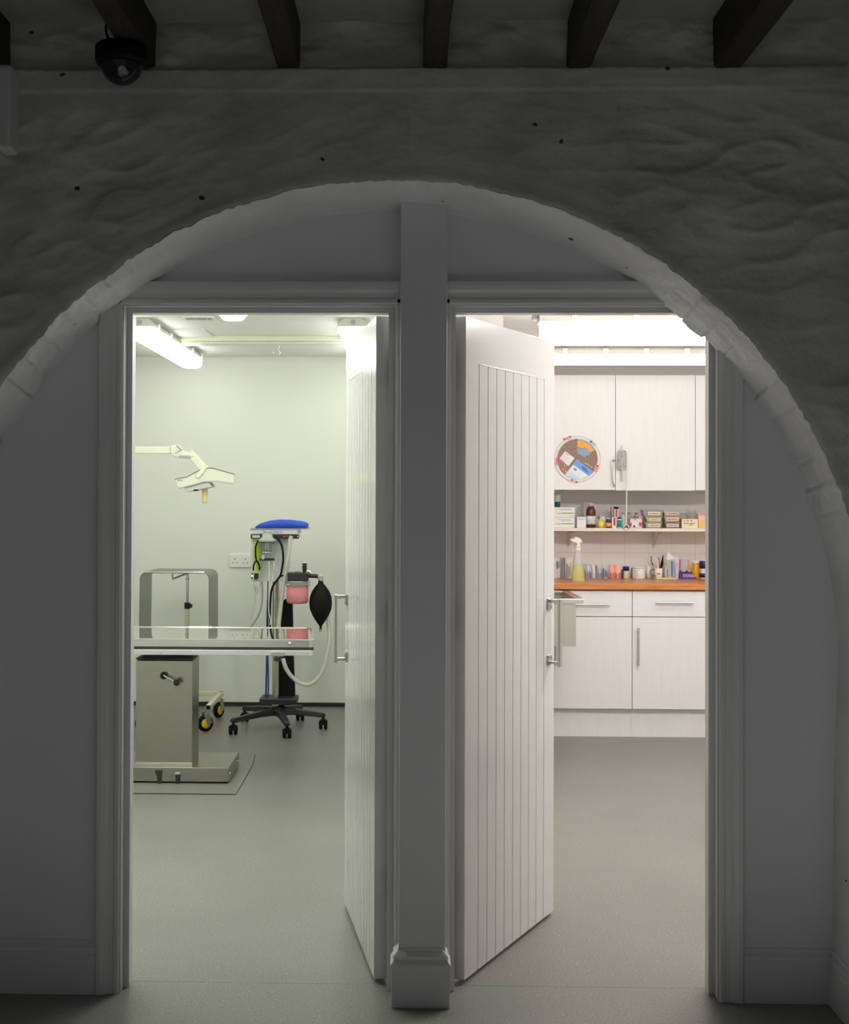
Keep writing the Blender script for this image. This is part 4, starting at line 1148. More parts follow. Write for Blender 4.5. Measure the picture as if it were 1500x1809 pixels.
for pts, c in tabs:
    seg(zz(pts), UF-.0088, 'photo_tab', mat('tab_%0.2f_%0.2f' % c[:2], c, .6, noise_amt=.3, noise_scale=120), 'small coloured tab on the rim')
mb = MB()
for (x, y) in ((262, 160), (372, 115), (735, 205), (845, 632), (405, 880), (485, 915)): dash(x, y, 2.6, 20, 2.4, UF-.0098)
mb.build('tab_mark', M_ink, t)

# hanging ornament: glass sleeve on a rod, cord with ring
ox = P(1099, 820, UF-.03)
t = thing('hanging_ornament', 'clear plastic wrapped tube hanging on the cupboard door with a long cord and ring', 'ornament', (ox.x, UF-.03, P(1099, 851, UF-.03).z))
oy = UF-.032
mb = MB().cyl(P(1099, 851, oy), P(1099, 787, oy), .005, n=10); mb.build('rod', M_satin, t)
rings = []
for py, hw in ((794, 2), (796, 5), (799, 7.5), (806, 8.6), (818, 8.8), (827, 8.5), (828, 8.5)):
    c = P(1099.0, py, oy)
    rings.append([(c.x+hw*K*math.cos(a)*(1+.08*math.sin(5*a+py)), oy+.022*math.sin(a)*(hw/8.8), c.z) for a in [2*math.pi*k/22 for k in range(22)]])
MB().loft(rings, True).build('clear_sleeve', mat('crinkled_plastic', (.90, .92, .93), .08, trans=.75, ior=1.25, bump=.8, bump_scale=90), t)
mb = MB(); rr = random.Random(5)
for k in range(8):
    a = P(1094+rr.random()*9, 803+rr.random()*23, oy-.012+rr.random()*.02); mb.obox(a, (.010*rr.uniform(.4, 1), .003, .012*rr.uniform(.3, 1)), Matrix.Rotation(rr.random()*3, 3, 'Y'))
mb.build('shredded_filling', mat('dark_shreds', (.16, .17, .24), .4), t)
mb = MB(); cpts = [P(1096, 796, oy-.01), P(1104, 795, oy-.015), P(1107.5, 803, oy-.015), P(1108, 830, oy-.015), P(1107.3, 866, oy-.015), P(1106.5, 925, oy-.015)]
MB().tube(smooth_pts(cpts, 8), .0042, 10).build('cord', mat('cord_cream', (.80, .74, .64), .6), t)
MB().torus(P(1106.3, 931.5, oy-.015), .0155, .0048, 'Y').build('ring', M_satin, t, label='metal ring at the end of the cord')

# ------------------------------------------------------------------ shelf
SF = 8.50
zsh = PZ(933.2, SF, 1110); zshb = PZ(938.8, SF, 1110)
o = MB().box(PX(889, 6.95)+.004, 2.88, SF, YBR-.001, zshb, zsh).build('wall_shelf', M_shelf, None, .002)
tag(o, 'long cream shelf under the wall cupboards holding boxes and bottles', 'shelf')
for px, lb in ((1011, 'small metal shelf bracket above the spray bottle'), (1164.5, 'small metal shelf bracket above the mug of scissors and pens')):
    x = PX(px, SF+.05, 950); zl = PZ(969, YBR-.03, px)
    mb = MB().box(x-.010, x+.010, SF+.03, YBR-.009, zshb-.004, zshb-.0005); mb.box(x-.009, x+.009, YBR-.013, YBR-.0085, zl, zshb-.004)
    mb.tube([(x, SF+.05, zshb-.006), (x, YBR-.015, zl+.02)], .004, 8)
    t = thing('shelf_bracket', lb, 'bracket', (x, SF+.1, zl), 'brackets under the shelf')
    mb.build('bracket_arm', M_fit, t)
    MB().box(x-.014, x+.014, SF+.028, SF+.04, zshb-.011, zshb-.004).build('bracket_tip', mat('brass_tip', (.38, .33, .12), .5), t)

KS = 1/279.5
def bxp(x0, x1, yt, Y, dep, zb):
    """box seen between pixel columns x0..x1 with its top at row yt, standing on zb, front at Y"""
    a, b = PX(x0, Y, 920), PX(x1, Y, 920); return MB().box(a, b, Y, Y+dep, zb, PZ(yt, Y, (x0+x1)/2))
def tbox(name, label, cat, m, x0, x1, yt, Y, dep, zb, group=None, bev=.0012):
    a, b = PX(x0, Y, 920), PX(x1, Y, 920)
    t = thing(name, label, cat, ((a+b)/2, Y+dep/2, zb), group)
    bxp(x0, x1, yt, Y, dep, zb).build('body', m, t, bev)
    return t
def patch(par, x0, x1, y0, y1, Y, m, name='printed_patch', th=.0012):
    a, b = PX(x0, Y, y0), PX(x1, Y, y0); xm = (x0+x1)/2
    return MB().box(a, b, Y-th, Y, PZ(y1, Y, xm), PZ(y0, Y, xm)).build(name, m, par)
def bottle(name, label, cat, px, r_px, Y, zb, prof, parts, group=None, n=24):
    """prof: list of (radius fraction, pixel row); parts: list of (name, material, prof)"""
    c = PX(px, Y, 920)
    t = thing(name, label, cat, (c, Y, zb), group)
    def mk(p): return [(max(.0005, f*r_px*KS), max(zb, PZ(py, Y, px)) if py is not None else zb) for f, py in p]
    for nm, m, p in [('body', parts[0], prof)] + list(parts[1:]):
        MB().lathe((c, Y, 0), mk(p), n).build(nm, m, t)
    return t
SB = zsh + .0004
IY = 8.54
# two long white cartons
zmid = PZ(914.2, IY, 1000)
g = 'white and green cartons at the left end of the shelf'
for k, (yt, zb, lb) in enumerate(((914.4, SB, 'white carton with green stripe, lower of two at the left shelf end'), (896.2, zmid+.0006, 'white carton with green stripe, upper of two at the left shelf end'))):
    t = tbox('medicine_carton', lb, 'box', M_pale, 972, 1015.5-(.5 if k == 0 else 0), yt, IY, .12, zb, g)
    yb = 932.5 if k == 0 else 914
    patch(t, 992, 1013.5, yb-8.2, yb-6.4, IY, M_green, 'green_stripe'); patch(t, 984, 991, yb-7.2, yb-6.2, IY, M_grey, 'print_line')
    patch(t, 986, 1009, yb-15, yb-14.2, IY, M_grey, 'print_line'); patch(t, 992, 1011, yb-13.2, yb-12.6, IY, M_grey, 'print_line'); patch(t, 1006, 1012, yb-3, yb-2.4, IY, M_grey, 'print_line')
zt2 = PZ(896.2, IY, 1000) + .0006
t = thing('tall_carton', 'pale tube with a dark green end standing on the stacked cartons', 'tube', (PX(985.5, IY+.03, 890), IY+.05, zt2))
c = PX(985, IY+.05, 890)
MB().lathe((c, IY+.05, 0), [(.0005, zt2), (.0165, zt2), (.018, PZ(886.5, IY+.05, 985)), (.0005, PZ(886.5, IY+.05, 985))], 20).build('cap', M_dteal, t)
MB().lathe((c, IY+.05, 0), [(.0005, PZ(886.5, IY+.05, 985)), (.0195, PZ(886.4, IY+.05, 985)), (.023, PZ(871, IY+.05, 985)), (.0005, PZ(870.6, IY+.05, 985))], 20).build('body', mat('tube_grey', (.62, .66, .62), .5), t)
# small white box
t = tbox('medicine_carton', 'small plain white carton beside the big brown bottle', 'box', M_pale, 1019.5, 1035.5, 913.2, IY, .06, SB)
patch(t, 1021.5, 1034, 916, 918, IY, mat('blue_grey_print', (.45, .52, .66), .6), 'print_line')
# brown bottle
t = bottle('brown_bottle', 'large brown glass medicine bottle with white label and cap', 'bottle', 1044, 8.6, IY+.035, SB,
       [(.01, None), (1, None), (1.0, 905), (.93, 901), (.72, 897), (.48, 895.5), (.45, 894), (.01, 894)],
       [M_brown, ('cap', M_frost, [(.01, 895), (.5, 895), (.5, 890.2), (.44, 889), (.01, 889)]), ('neck_ring', mat('plum', (.16, .01, .03), .4), [(.01, 896.5), (.56, 896.5), (.56, 894.8), (.01, 894.8)]),
        ('paper_label', mat('label_lilac', (.76, .72, .74), .6), [(.01, 926.3), (1.03, 926.3), (1.03, 911.3), (.01, 911.3)])])
patch(t, 1037.5, 1051, 917.5, 918.6, IY+.004, M_grey, 'print_line', .0006)
t = bottle('glass_jar', 'clear glass jar behind the big brown bottle', 'jar', 1040, 9.5, IY+.115, SB, [(.01, None), (1, None), (1, 893), (.8, 889), (.86, 887), (.01, 887)], [M_clear])
# vial with yellow label
t = bottle('medicine_vial', 'small glass vial with a yellow label near the brown bottle', 'vial', 1062, 4.8, IY, SB, [(.01, None), (1, None), (1, 920), (.5, 916), (.38, 913), (.55, 912.5), (.55, 911), (.01, 911)],
       [M_frost, ('cap', M_pale, [(.01, 913.4), (.5, 913.4), (.5, 911.4), (.01, 911.4)]), ('yellow_label', mat('yellow_label', (.86, .74, .04), .5), [(.01, 931.5), (1.08, 931.5), (1.08, 920), (.01, 920)])])
t = tbox('medicine_carton', 'small off white carton behind the yellow labelled vial', 'box', M_pale, 1059.5, 1068.5, 910.3, IY+.05, .05, SB)
patch(t, 1060, 1068, 910.6, 911.6, IY+.05, M_ink, 'print_line')
t = bottle('medicine_vial', 'slim vial with a grey teal cap just left of the yellow labelled vial', 'vial', 1055.5, 3.6, IY+.05, SB, [(.01, None), (1, None), (1, 918), (.7, 915), (.01, 915)],
       [M_frost, ('cap', mat('teal_grey', (.25, .38, .38), .5), [(.01, 916), (.9, 916), (.9, 911.5), (.01, 911.5)])])
# dark bottle orange label
t = bottle('medicine_vial', 'small dark bottle with an orange label on the shelf', 'bottle', 1075, 5.0, IY, SB, [(.01, None), (1, None), (1, 921), (.75, 917.5), (.55, 916.5), (.01, 916.5)],
       [M_ink, ('cap', M_pale, [(.01, 917.5), (.5, 917.5), (.5, 915.3), (.01, 915.3)]), ('orange_label', mat('orange_label', (.92, .38, .08), .5), [(.01, 930.5), (1.05, 930.5), (1.05, 923.5), (.01, 923.5)])])
# red/white cartons
t = tbox('medicine_carton', 'lower small white carton with a red block, right of the dark bottle', 'box', M_pale, 1081.3, 1089, 914.2, IY, .04, SB)
patch(t, 1083.8, 1087.2, 915, 928.5, IY, M_red, 'red_block')
zq = PZ(914.2, IY, 1085)+.0006
t = tbox('medicine_carton', 'small white and red carton with black top standing on another carton', 'box', M_pale, 1086, 1091.8, 897, IY, .035, zq)
patch(t, 1087.4, 1090.6, 899, 913, IY, M_red, 'red_block'); 
MB().box(PX(1086, IY-.001, 900), PX(1093, IY-.001, 900), IY-.001, IY+.036, PZ(899, IY, 1088), PZ(895.2, IY, 1088)).build('black_top', M_black, t, .001)
t = tbox('medicine_carton', 'plain grey carton behind the red and white cartons', 'box', mat('grey_card', (.50, .51, .54), .6), 1080.5, 1089, 895.5, IY+.07, .05, SB)
t = bottle('medicine_vial', 'small bottle with a teal label and black cap', 'bottle', 1094.3, 3.9, IY, SB, [(.01, None), (1, None), (1, 917), (.8, 916), (.01, 916)],
       [M_pale, ('cap', M_black, [(.01, 917), (.9, 917), (.9, 914.2), (.01, 914.2)]), ('teal_label', M_teal, [(.01, 930.5), (1.04, 930.5), (1.04, 918.8), (.01, 918.8)])])
for i, (px, yt, yy, lb) in enumerate(((1101, 906, .03, 'clear stoppered vial just left of the hanging ring'), (1111, 905, .09, 'clear stoppered vial behind the cord, right side'), (1124.5, 905, .09, 'clear stoppered vial behind the pink and white tub'))):
    bottle('glass_vial', lb, 'vial', px, 4.5, IY+yy, SB, [(.01, None), (1, None), (1, yt+7), (.5, yt+3.5), (.5, yt+2), (.01, yt+2)],
           [M_frost if i == 0 else M_clear, ('stopper', M_satin, [(.01, yt+2.6), (.6, yt+2.6), (.6, yt), (.01, yt)])], 'stoppered vials')
# pink/white tub
t = thing('printed_tub', 'square white tub printed with pink and red marks on the shelf', 'tub', (PX(1124, IY, 920), IY+.035, SB))
bxp(1113.5, 1134.5, 916.3, IY, .07, SB).build('body', mat('tub_pale', (.72, .66, .68), .4), t, .004)
patch(t, 1113.5, 1116, 924, 930, IY, M_red, 'red_print'); patch(t, 1129, 1133.5, 923, 929.5, IY, M_red, 'red_print'); patch(t, 1118, 1124, 918.5, 930.5, IY, M_pale, 'white_print')
patch(t, 1119, 1122, 928, 931.5, IY, M_ink, 'dark_print'); patch(t, 1119, 1124.5, 917.2, 919, IY, mat('pink_print', (.85, .25, .35), .6), 'pink_print')
MB().box(PX(1128, IY, 915), PX(1135.5, IY, 915), IY+.01, IY+.03, PZ(916.3, IY, 1130), PZ(912, IY, 1130)).build('pink_flag', MATS['pink_print'], t)
# stacked tubs
def tub(label, x0, x1, yt, yb, Y, zb, m, lm, lx, group, ink=M_ink):
    c0, c1 = PX(x0, Y, 920), PX(x1, Y, 920); z1 = PZ(yt, Y, (x0+x1)/2)
    t = thing('storage_tub', label, 'tub', ((c0+c1)/2, Y+.05, zb), group)
    i = .012
    rings = [[(c0+k, Y+k*.5, z), (c1-k, Y+k*.5, z), (c1-k, Y+.10-k*.5, z), (c0+k, Y+.10-k*.5, z)] for k, z in ((i, zb), (.004, z1-.006), (0, z1-.005), (0, z1-.0005))]
    MB().loft(rings, False).build('body', m, t, .001)
    h = (yb-yt)
    lab = patch(t, lx[0], lx[1], yt+h*.28, yt+h*.78, Y+.001, lm, 'paper_label', .002)
    mb = MB(); xx = lx[0]+1.5; rr = random.Random(int(x0*yt))
    while xx < lx[1]-2:
        w_ = rr.uniform(.8, 1.8); a, b = PX(xx, Y, yt), PX(xx+w_, Y, yt)
        ym = yt+h*.53; mb.box(a, b, Y-.0016, Y-.001, PZ(ym+.8, Y, xx), PZ(ym-.9+rr.random()*.5, Y, xx)); xx += w_+.45
    mb.build('handwriting', ink, lab)
    return t
TY = 8.525
A = [(1139.5, 1170.5, 922.8, 932.8, mat('tub_taupe', (.50, .45, .36), .3, trans=.2), M_cream, (1146, 1166), 'lowest grey brown tub of the left stack, cream label'),
     (1140.5, 1170.8, 913.2, 922.6, mat('tub_olive', (.56, .55, .28), .3, trans=.2), M_cream, (1147, 1166.5), 'middle olive green tub of the left stack, cream label'),
     (1135, 1173, 900.5, 913, mat('tub_slate', (.36, .38, .42), .3, trans=.2), M_cream, (1145, 1166), 'top slate grey tub of the left stack, wide and open')]
zb = SB
for x0, x1, yt, yb, m, lm, lx, lb in A:
    tub(lb, x0, x1, yt, yb, TY, zb, m, lm, lx, 'labelled tubs stacked on the shelf'); zb = PZ(yt, TY, 1155)+.0006
B = [(1174, 1202.5, 922.6, 932.8, mat('tub_brown', (.34, .22, .15), .3, trans=.1), mat('label_grey', (.74, .70, .74), .6), (1178.5, 1199), 'lowest brown tub of the right stack, torn whitish label'),
     (1172.5, 1203, 911.6, 922.4, mat('tub_rose', (.50, .36, .31), .3, trans=.1), mat('label_peach', (.88, .68, .50), .6), (1178, 1198.5), 'middle reddish brown tub of the right stack, peach label'),
     (1172, 1202, 902.3, 911.4, mat('tub_tan', (.60, .48, .42), .3, trans=.1), mat('label_sand', (.78, .64, .55), .6), (1177.5, 1199), 'top tan tub of the right stack, sandy label')]
zb = SB
for x0, x1, yt, yb, m, lm, lx, lb in B:
    tub(lb, x0, x1, yt, yb, TY, zb, m, lm, lx, 'labelled tubs stacked on the shelf'); zb = PZ(yt, TY, 1187)+.0006
# cream card box with writing
t = tbox('card_box', 'cream card box with handwriting near the right end of the shelf', 'box', mat('box_cream', (.86, .74, .50), .6), 1204.5, 1233, 917, IY-.01, .08, SB)
lines = [[(1208.5, 1210), (1213.5, 1217.5), (1219.5, 1223)], [(1208, 1209.5), (1210, 1216), (1218, 1227)], [(1217, 1223)]]
mb = MB()
for r_i, row in enumerate(lines):
    yy = [920.0, 924.6, 927.6][r_i]
    for a, b in row:
        x = a
        while x < b:
            mb.box(PX(x, IY-.01, yy), PX(x+.9, IY-.01, yy), IY-.0108, IY-.0098, PZ(yy+.75, IY-.01, x), PZ(yy-.85, IY-.01, x)); x += 1.4
mb.build('handwriting', M_ink, t)
t = tbox('card_box', 'orange and pink card box at the right end of the shelf', 'box', M_gold, 1233.8, 1262, 919.5, IY-.005, .08, SB)
z_ = PZ(919.5, IY, 1240); MB().box(PX(1233.8, IY-.005, 920), PX(1262, IY-.005, 920), IY-.005, IY+.075, z_, PZ(908, IY, 1240)).build('pink_upper_half', M_rose, t, .001)
patch(t, 1236, 1246, 908.3, 910.3, IY-.005, mat('pink_band', (.85, .2, .25), .6), 'pink_band')
# clear containers behind
for i, (a, b, yt, lb) in enumerate(((1203.5, 1216, 903, 'clear plastic box behind the cream card box, left one'), (1217, 1230, 898.5, 'taller clear plastic box behind the cream card box'))):
    tbox('clear_box', lb, 'box', M_clear, a, b, yt, IY+.09, .07, SB, 'clear plastic boxes at the back of the shelf')

# ------------------------------------------------------------------ worktop items
WB = wt + .0004
WY = 8.62
def wy(base_py): return PFl(1100, base_py, wt).y
# spray bottle
sy = wy(1027.5)+.03
t = thing('spray_bottle', 'clear spray bottle of yellow green liquid with white trigger head', 'bottle', (PX(1021, sy, 1000), sy, WB))
def ell(px, py, hw, Y, k=.75, n=28):
    c = P(px, py, Y); return [(c.x+hw*KS*math.cos(a), Y+hw*KS*k*math.sin(a), c.z) for a in [2*math.pi*j/n for j in range(n)]]
def fixz(r, z): return [(x, y, z) for x, y, _ in r]
lo = [fixz(ell(1021, 1027, 11.8, sy), WB)] + [ell(1021, py, hw, sy) for py, hw in ((1025, 12.2), (1015, 11.4), (1005, 10.2), (998, 9.0))]
MB().loft(lo, True).build('liquid', M_spray, t)
up = [ell(1021, py, hw, sy) for py, hw in ((997.9, 8.9), (990, 8), (984, 6.6), (978, 5.5), (974, 4.6), (972, 4.5))]
MB().loft(up, True).build('bottle_shoulder', M_frost, t)
hd = MB().loft([ell(1021, py, hw, sy) for py, hw in ((972.5, 5), (967, 5), (966, 4))], True).build('screw_collar', mat('cream_plastic', (.86, .82, .70), .4), t)
M_tr = MATS['cream_plastic']
pl = pxpoly([(1017, 967), (1019, 960), (1013, 958), (1007, 955), (1007, 952), (1013, 951.5), (1015, 949), (1020, 948.6), (1025, 951), (1028.5, 957), (1027.5, 960), (1025, 958), (1024.5, 962), (1025.5, 967)], sy)
MB().prism(pl, sy-.018, sy+.018).build('trigger_head', M_tr, t, .003)
MB().tube([P(1012, 957, sy), P(1010.5, 963, sy), P(1012, 969, sy), P(1010.5, 973, sy)], .004, 8).build('trigger', mat('trigger_tan', (.72, .60, .40), .5), t)
# pouches left
def stick(mb, x, y0, y1, Y, w_, lean=0):
    a, b = P(x, y0, Y), P(x+lean, y1, Y); mb.tube([a, b], w_, 8)
BY = WY
def on(p): return max(p, WB)
def packet(label, x0, x1, yt, Y, m, stripes, group='packets of syringes along the worktop', lean=0, extra=None, cat='packet', name='syringe_packet'):
    a, b = PX(x0, Y, 1000), PX(x1, Y, 1000)
    t = thing(name, label, cat, ((a+b)/2, Y, WB), group)
    rr = random.Random(int(x0*7)); zt_ = PZ(yt, Y, x0); rings = []
    for k in range(7):
        u = k/6; z = WB+(zt_-WB)*u; th = .020*(1-u*.85)
        rings.append([(a+lean*u*KS + (b-a)*s_/8, Y - th*math.sin(math.pi*s_/8)-.002+.004*nz(Vector((s_*.9, k*.8, x0))), z) for s_ in range(9)] + [(a+lean*u*KS+(b-a)*s_/8, Y+th*math.sin(math.pi*s_/8)+.003, z) for s_ in range(8, -1, -1)])
    MB().loft(rings, True).build('wrapper', m, t)
    for (sx, w_, yt2, yb2, sm) in stripes:
        z0, z1 = max(WB, PZ(yb2, Y, sx)), PZ(yt2, Y, sx); xx = PX(sx, Y, 1000)
        MB().cyl((xx, Y-.022, z0), (xx, Y-.018, z1), w_*KS/2, n=10).build('syringe', sm, t)
    return t
M_wrap = mat('wrapper_film', (.72, .71, .72), .25, trans=.25, bump=.5, bump_scale=60)
M_wrapw = mat('wrapper_white', (.78, .75, .74), .35, bump=.4, bump_scale=60)
M_sb = mat('syringe_blue', (.10, .20, .42), .5); M_sr = mat('syringe_red', (.62, .10, .16), .5); M_sg = mat('syringe_green', (.30, .45, .42), .5); M_sgr = mat('syringe_grey', (.30, .31, .36), .5)
packet('packet of blue printed tubes at the left end of the worktop', 975, 990, 987, BY, M_wrapw, [(984, 2.2, 991, 1004, M_sb), (987.5, 1.6, 991, 1003, M_sgr), (986, 3, 1005, 1020, M_pale)])
packet('grey packet leaning beside the blue printed tubes', 989, 998, 985, BY+.02, mat('wrapper_grey', (.50, .49, .48), .35), [(993, 1.5, 988, 1020, M_sgr)])
packet('packet of white sticks just left of the spray bottle', 998, 1012, 984, BY, M_wrapw, [(1001.5, 2, 996, 1020, M_sgr), (1005, 1.6, 1000, 1020, M_grey), (1008.5, 2.4, 992, 1020, M_pale)])
packet('packet of blue tipped syringes just right of the spray bottle', 1032, 1044, 996, BY, M_wrap, [(1034, 1.4, 1010, 1020, M_sb), (1038, 2.6, 1011, 1020, mat('syr_mauve', (.40, .25, .40), .5)), (1042, 2, 1010, 1020, M_sb), (1038, 3, 1000, 1008, M_pale)])
packet('plain clear packet between the blue tipped syringe packets', 1045, 1053.5, 999, BY+.02, M_wrapw, [(1052.5, 1.2, 999, 1003, M_ink)])
packet('packet of green and red tipped syringes', 1053.5, 1063, 998, BY, M_wrap, [(1056.5, 1.8, 1004, 1020, M_sg), (1058.5, 1.2, 1013, 1020, M_sr), (1061.5, 1.6, 1012, 1019, M_sr)])
packet('packet of blue syringes left of the pink packets', 1063.5, 1074.5, 1001, BY, M_wrap, [(1065.5, 2.4, 1004, 1020, M_sb), (1070, 2.8, 1008, 1019, M_sb), (1073, 1.5, 1012, 1020, mat('syringe_sky', (.20, .42, .60), .5))])
packet('salmon pink packet with red tips, left one', 1076, 1086.5, 997, BY, M_salmon, [(1079, 2, 1012, 1021, M_sr), (1083, 2, 1012, 1021, M_sr), (1088, 1.6, 1012, 1020, M_sb)])
packet('salmon pink packet with red tips, beside the navy lidded jar', 1087, 1098.5, 998.5, BY, mat('salmon_light', (.93, .52, .42), .5), [(1093, 1.8, 1012, 1021, M_sr), (1096, 1.8, 1011, 1021, M_sr)])
def jar_(label, px, hw, Y, yb, bodym, capm, ycap, ytop, cat='jar', name='lidded_jar', n=28, extra=()):
    c = PX(px, Y, 1000); K2 = KS
    t = thing(name, label, cat, (c, Y, WB))
    r = hw*K2; zc_ = PZ(ycap, Y, px); zt_ = PZ(ytop, Y, px)
    MB().lathe((c, Y, 0), [(.0005, WB), (r*.95, WB), (r*.98, WB+.003), (r*.98, zc_-.003), (r*.85, zc_), (.0005, zc_)], n).build('body', bodym, t)
    MB().lathe((c, Y, 0), [(.0005, zc_), (r*1.03, zc_), (r*1.03, zt_-.002), (r*.97, zt_), (.0005, zt_)], n).build('lid', capm, t)
    for nm, m, ya, yb_ in extra:
        MB().lathe((c, Y, 0), [(.0005, max(WB, PZ(yb_, Y, px))), (r*1.01, max(WB, PZ(yb_, Y, px))), (r*1.01, PZ(ya, Y, px)), (.0005, PZ(ya, Y, px))], n).build(nm, m, t)
    return t
jar_('small cream jar with a navy lid in the middle of the worktop', 1106, 5.6, BY, 1020, mat('jar_cream', (.66, .60, .40), .4), M_navy, 1008, 1000.5)
MB
t = tag(MB().cyl((PX(1099.8, BY-.01), BY-.01, WB), (PX(1099.8, BY-.01), BY-.01, PZ(1006, BY, 1100)), 1.9*KS).build('bottle_small', M_ink), 'tiny dark bottle touching the left side of the small navy lidded jar', 'bottle')
t = bottle('stub_tube', 'short clear tube standing left of the white tub', 'tube', 1116, 1.8, BY+.03, WB, [(.01, None), (1, None), (1, 1006), (.6, 1003), (.01, 1003)], [M_grey])
# white tub
t = jar_('round white tub with a printed label on the worktop', 1128.5, 11.4, BY-.01, 1020, M_pale, M_white, 1003.5, 1001, 'tub', 'white_tub', 36)
for k, (x0, x1, y) in enumerate(((1121, 1131, 1007.3), (1120, 1127, 1011), (1121.5, 1130, 1015.5))):
    rr_ = 11.4*KS; yy_ = BY-.01-rr_
    patch(t, x0, x1, y-.4, y+.4, yy_-.0008, mat('soft_blue_print', (.50, .52, .62), .6), 'print_line', .0006)
t = tag(MB().lathe((PX(1146, BY+.03), BY+.03, 0), [(.0005, WB), (.018, WB), (.018, PZ(999.5, BY+.03, 1146)), (.008, PZ(999.3, BY+.03, 1146)), (.008, PZ(1001, BY+.03, 1146)), (.0005, PZ(1001, BY+.03, 1146))], 28).build('paper_roll', M_pale), 'plain white paper roll standing between the white tub and the mug', 'roll')
# pot with scissors
mgx = PX(1163.5, BY-.01, 1010)
t = thing('pen_pot', 'white pot with a small red mark holding scissors and pens', 'pot', (mgx, BY-.01, WB))
ra_, zt_ = 7.0*KS, PZ(1003.5, BY, 1163)
MB().lathe((mgx, BY-.01, 0), [(.0005, WB), (ra_*.92, WB), (ra_, zt_), (ra_-.002, zt_), (ra_*.88, WB+.004), (.0005, WB+.004)], 28).build('body', M_pale, t)
patch(t, 1161.2, 1166.8, 1012.6, 1014.6, BY-.01-ra_*.96, M_red, 'red_mark', .001)
def topl(name, label, cat, mb_m, loc=None, group=None):
    mb_, m_ = mb_m; o_ = mb_.build(name, m_); return tag(o_, label, cat, group)
Yp = BY-.01
sc_ = thing('scissors', 'steel scissors standing handles up in the pen pot', 'scissors', (mgx, Yp, WB+.006))
def pw(px, py, Y=Yp): q = P(px, py, Y); return q
MB().tube([pw(1163, 1017.5), pw(1154, 1001), pw(1147.5, 993.5)], [.0012, .0035, .003], 8).build('blade', M_satin, sc_)
MB().tube([pw(1160.5, 1017.5), pw(1156, 1000), pw(1153.5, 994)], [.0012, .0035, .003], 8).build('blade', M_satin, sc_)
for cx_, cy_ in ((1140.5, 990), (1152.8, 991)):
    q = P(cx_, cy_, Yp)
    ps = [(q.x+.0115*math.cos(a)-.004*math.sin(a), Yp, q.z+.0115*math.sin(a)) for a in [2*math.pi*k/20 for k in range(21)]]
    MB().tube(ps, .0016, 6, False).build('finger_loop', M_satin, sc_)
MB().tube([pw(1147.5, 993.5), pw(1144, 991.5)], .0028, 8).build('shank', M_satin, sc_)
tag(MB().tube([pw(1165, 1017.3, Yp-.006), pw(1169.5, 996, Yp-.006), pw(1171.5, 980.2, Yp-.006)], [.0035, .0095, .0018], 10).build('marker_pen', M_black), 'fat black marker leaning to the right in the pen pot', 'pen')
tag(MB().tube([pw(1160.5, 1017, Yp+.008), pw(1150.8, 992, Yp+.008), pw(1150.2, 982.5, Yp+.008)], [.002, .0032, .0022], 8).build('ballpoint_pen', M_black), 'slim black pen standing at the left of the pen pot', 'pen')
tag(MB().tube([pw(1162.5, 1017, Yp+.0), pw(1161.5, 992, Yp+.0), pw(1160, 988, Yp)], [.003, .009, .006], 10).build('wooden_spatula', mat('pale_wood', (.80, .66, .58), .5)), 'pale pinkish tube in the middle of the pen pot', 'tube')
tag(MB().tube([pw(1165.5, 1017, Yp+.012), pw(1164.8, 992, Yp+.012), pw(1163.5, 985, Yp+.012)], [.0015, .002, .003], 8).build('forceps', M_ink), 'thin dark forceps behind the fat marker in the pen pot', 'forceps')
mb = MB().torus(P(1154.2, 1011, Yp), .020, .0032, 'Y', 24, 8)
o = mb.build('mug_handle', mat('handle_brown', (.20, .13, .14), .5), t)
# yellow tray
ty = wy(1023)
o = MB().box(PX(1159, ty, 1020), PX(1196, ty, 1020), ty-.004, ty+.075, WB, WB+.006).build('yellow_tray', M_lemon, None, .002)
# pot stands behind it
tag(o, 'flat pale yellow pad lying in front of the tall syringe bundle', 'pad')
# tall bundle
packet('tall bundle of colour striped syringes in a clear bag', 1173, 1191, 990, BY+.02, mat('bag_film', (.80, .79, .79), .25, trans=.3, bump=.6, bump_scale=60),
       [(1178, 2.2, 991, 1006, mat('stripe_yellow', (.75, .62, .10), .5)), (1178.5, 2.4, 1006, 1018, M_sgr), (1183, 2.4, 992, 1018, mat('stripe_mint', (.55, .72, .72), .5)), (1186, 1.8, 991, 1018, M_sb), (1189.5, 2.4, 991, 1018, mat('stripe_violet', (.42, .45, .72), .5)), (1175.5, 1.6, 1000, 1018, M_pale)], 'packets of syringes along the worktop')
rr = random.Random(11); rings = []

for k, (py, hw, dx) in enumerate(((988.6, 7.5, 0), (986, 8.5, 2), (983, 6.5, 0), (979, 4, -2), (975, 1.5, -2.5))):
    c = P(1183.0+dx, py, BY+.02)
    rings.append([(c.x+hw*KS*math.cos(a)*(1+.25*nz(Vector((a*2, k, 1)))), BY+.02+.016*math.sin(a)*(1+.2*nz(Vector((a*2, k, 5)))), c.z+.006*nz(Vector((a*2, k, 9)))) for a in [2*math.pi*j/18 for j in range(18)]])
tag(MB().loft(rings, False).build('tissue_wad', M_pale), 'crumpled white tissue sticking up from the tall syringe bundle', 'tissue')
packet('plain lilac tinted clear bag right of the tall syringe bundle', 1191, 1200, 984, BY+.02, mat('lilac_film', (.68, .64, .70), .3), [(1194.5, 1, 993, 998, M_grey)])
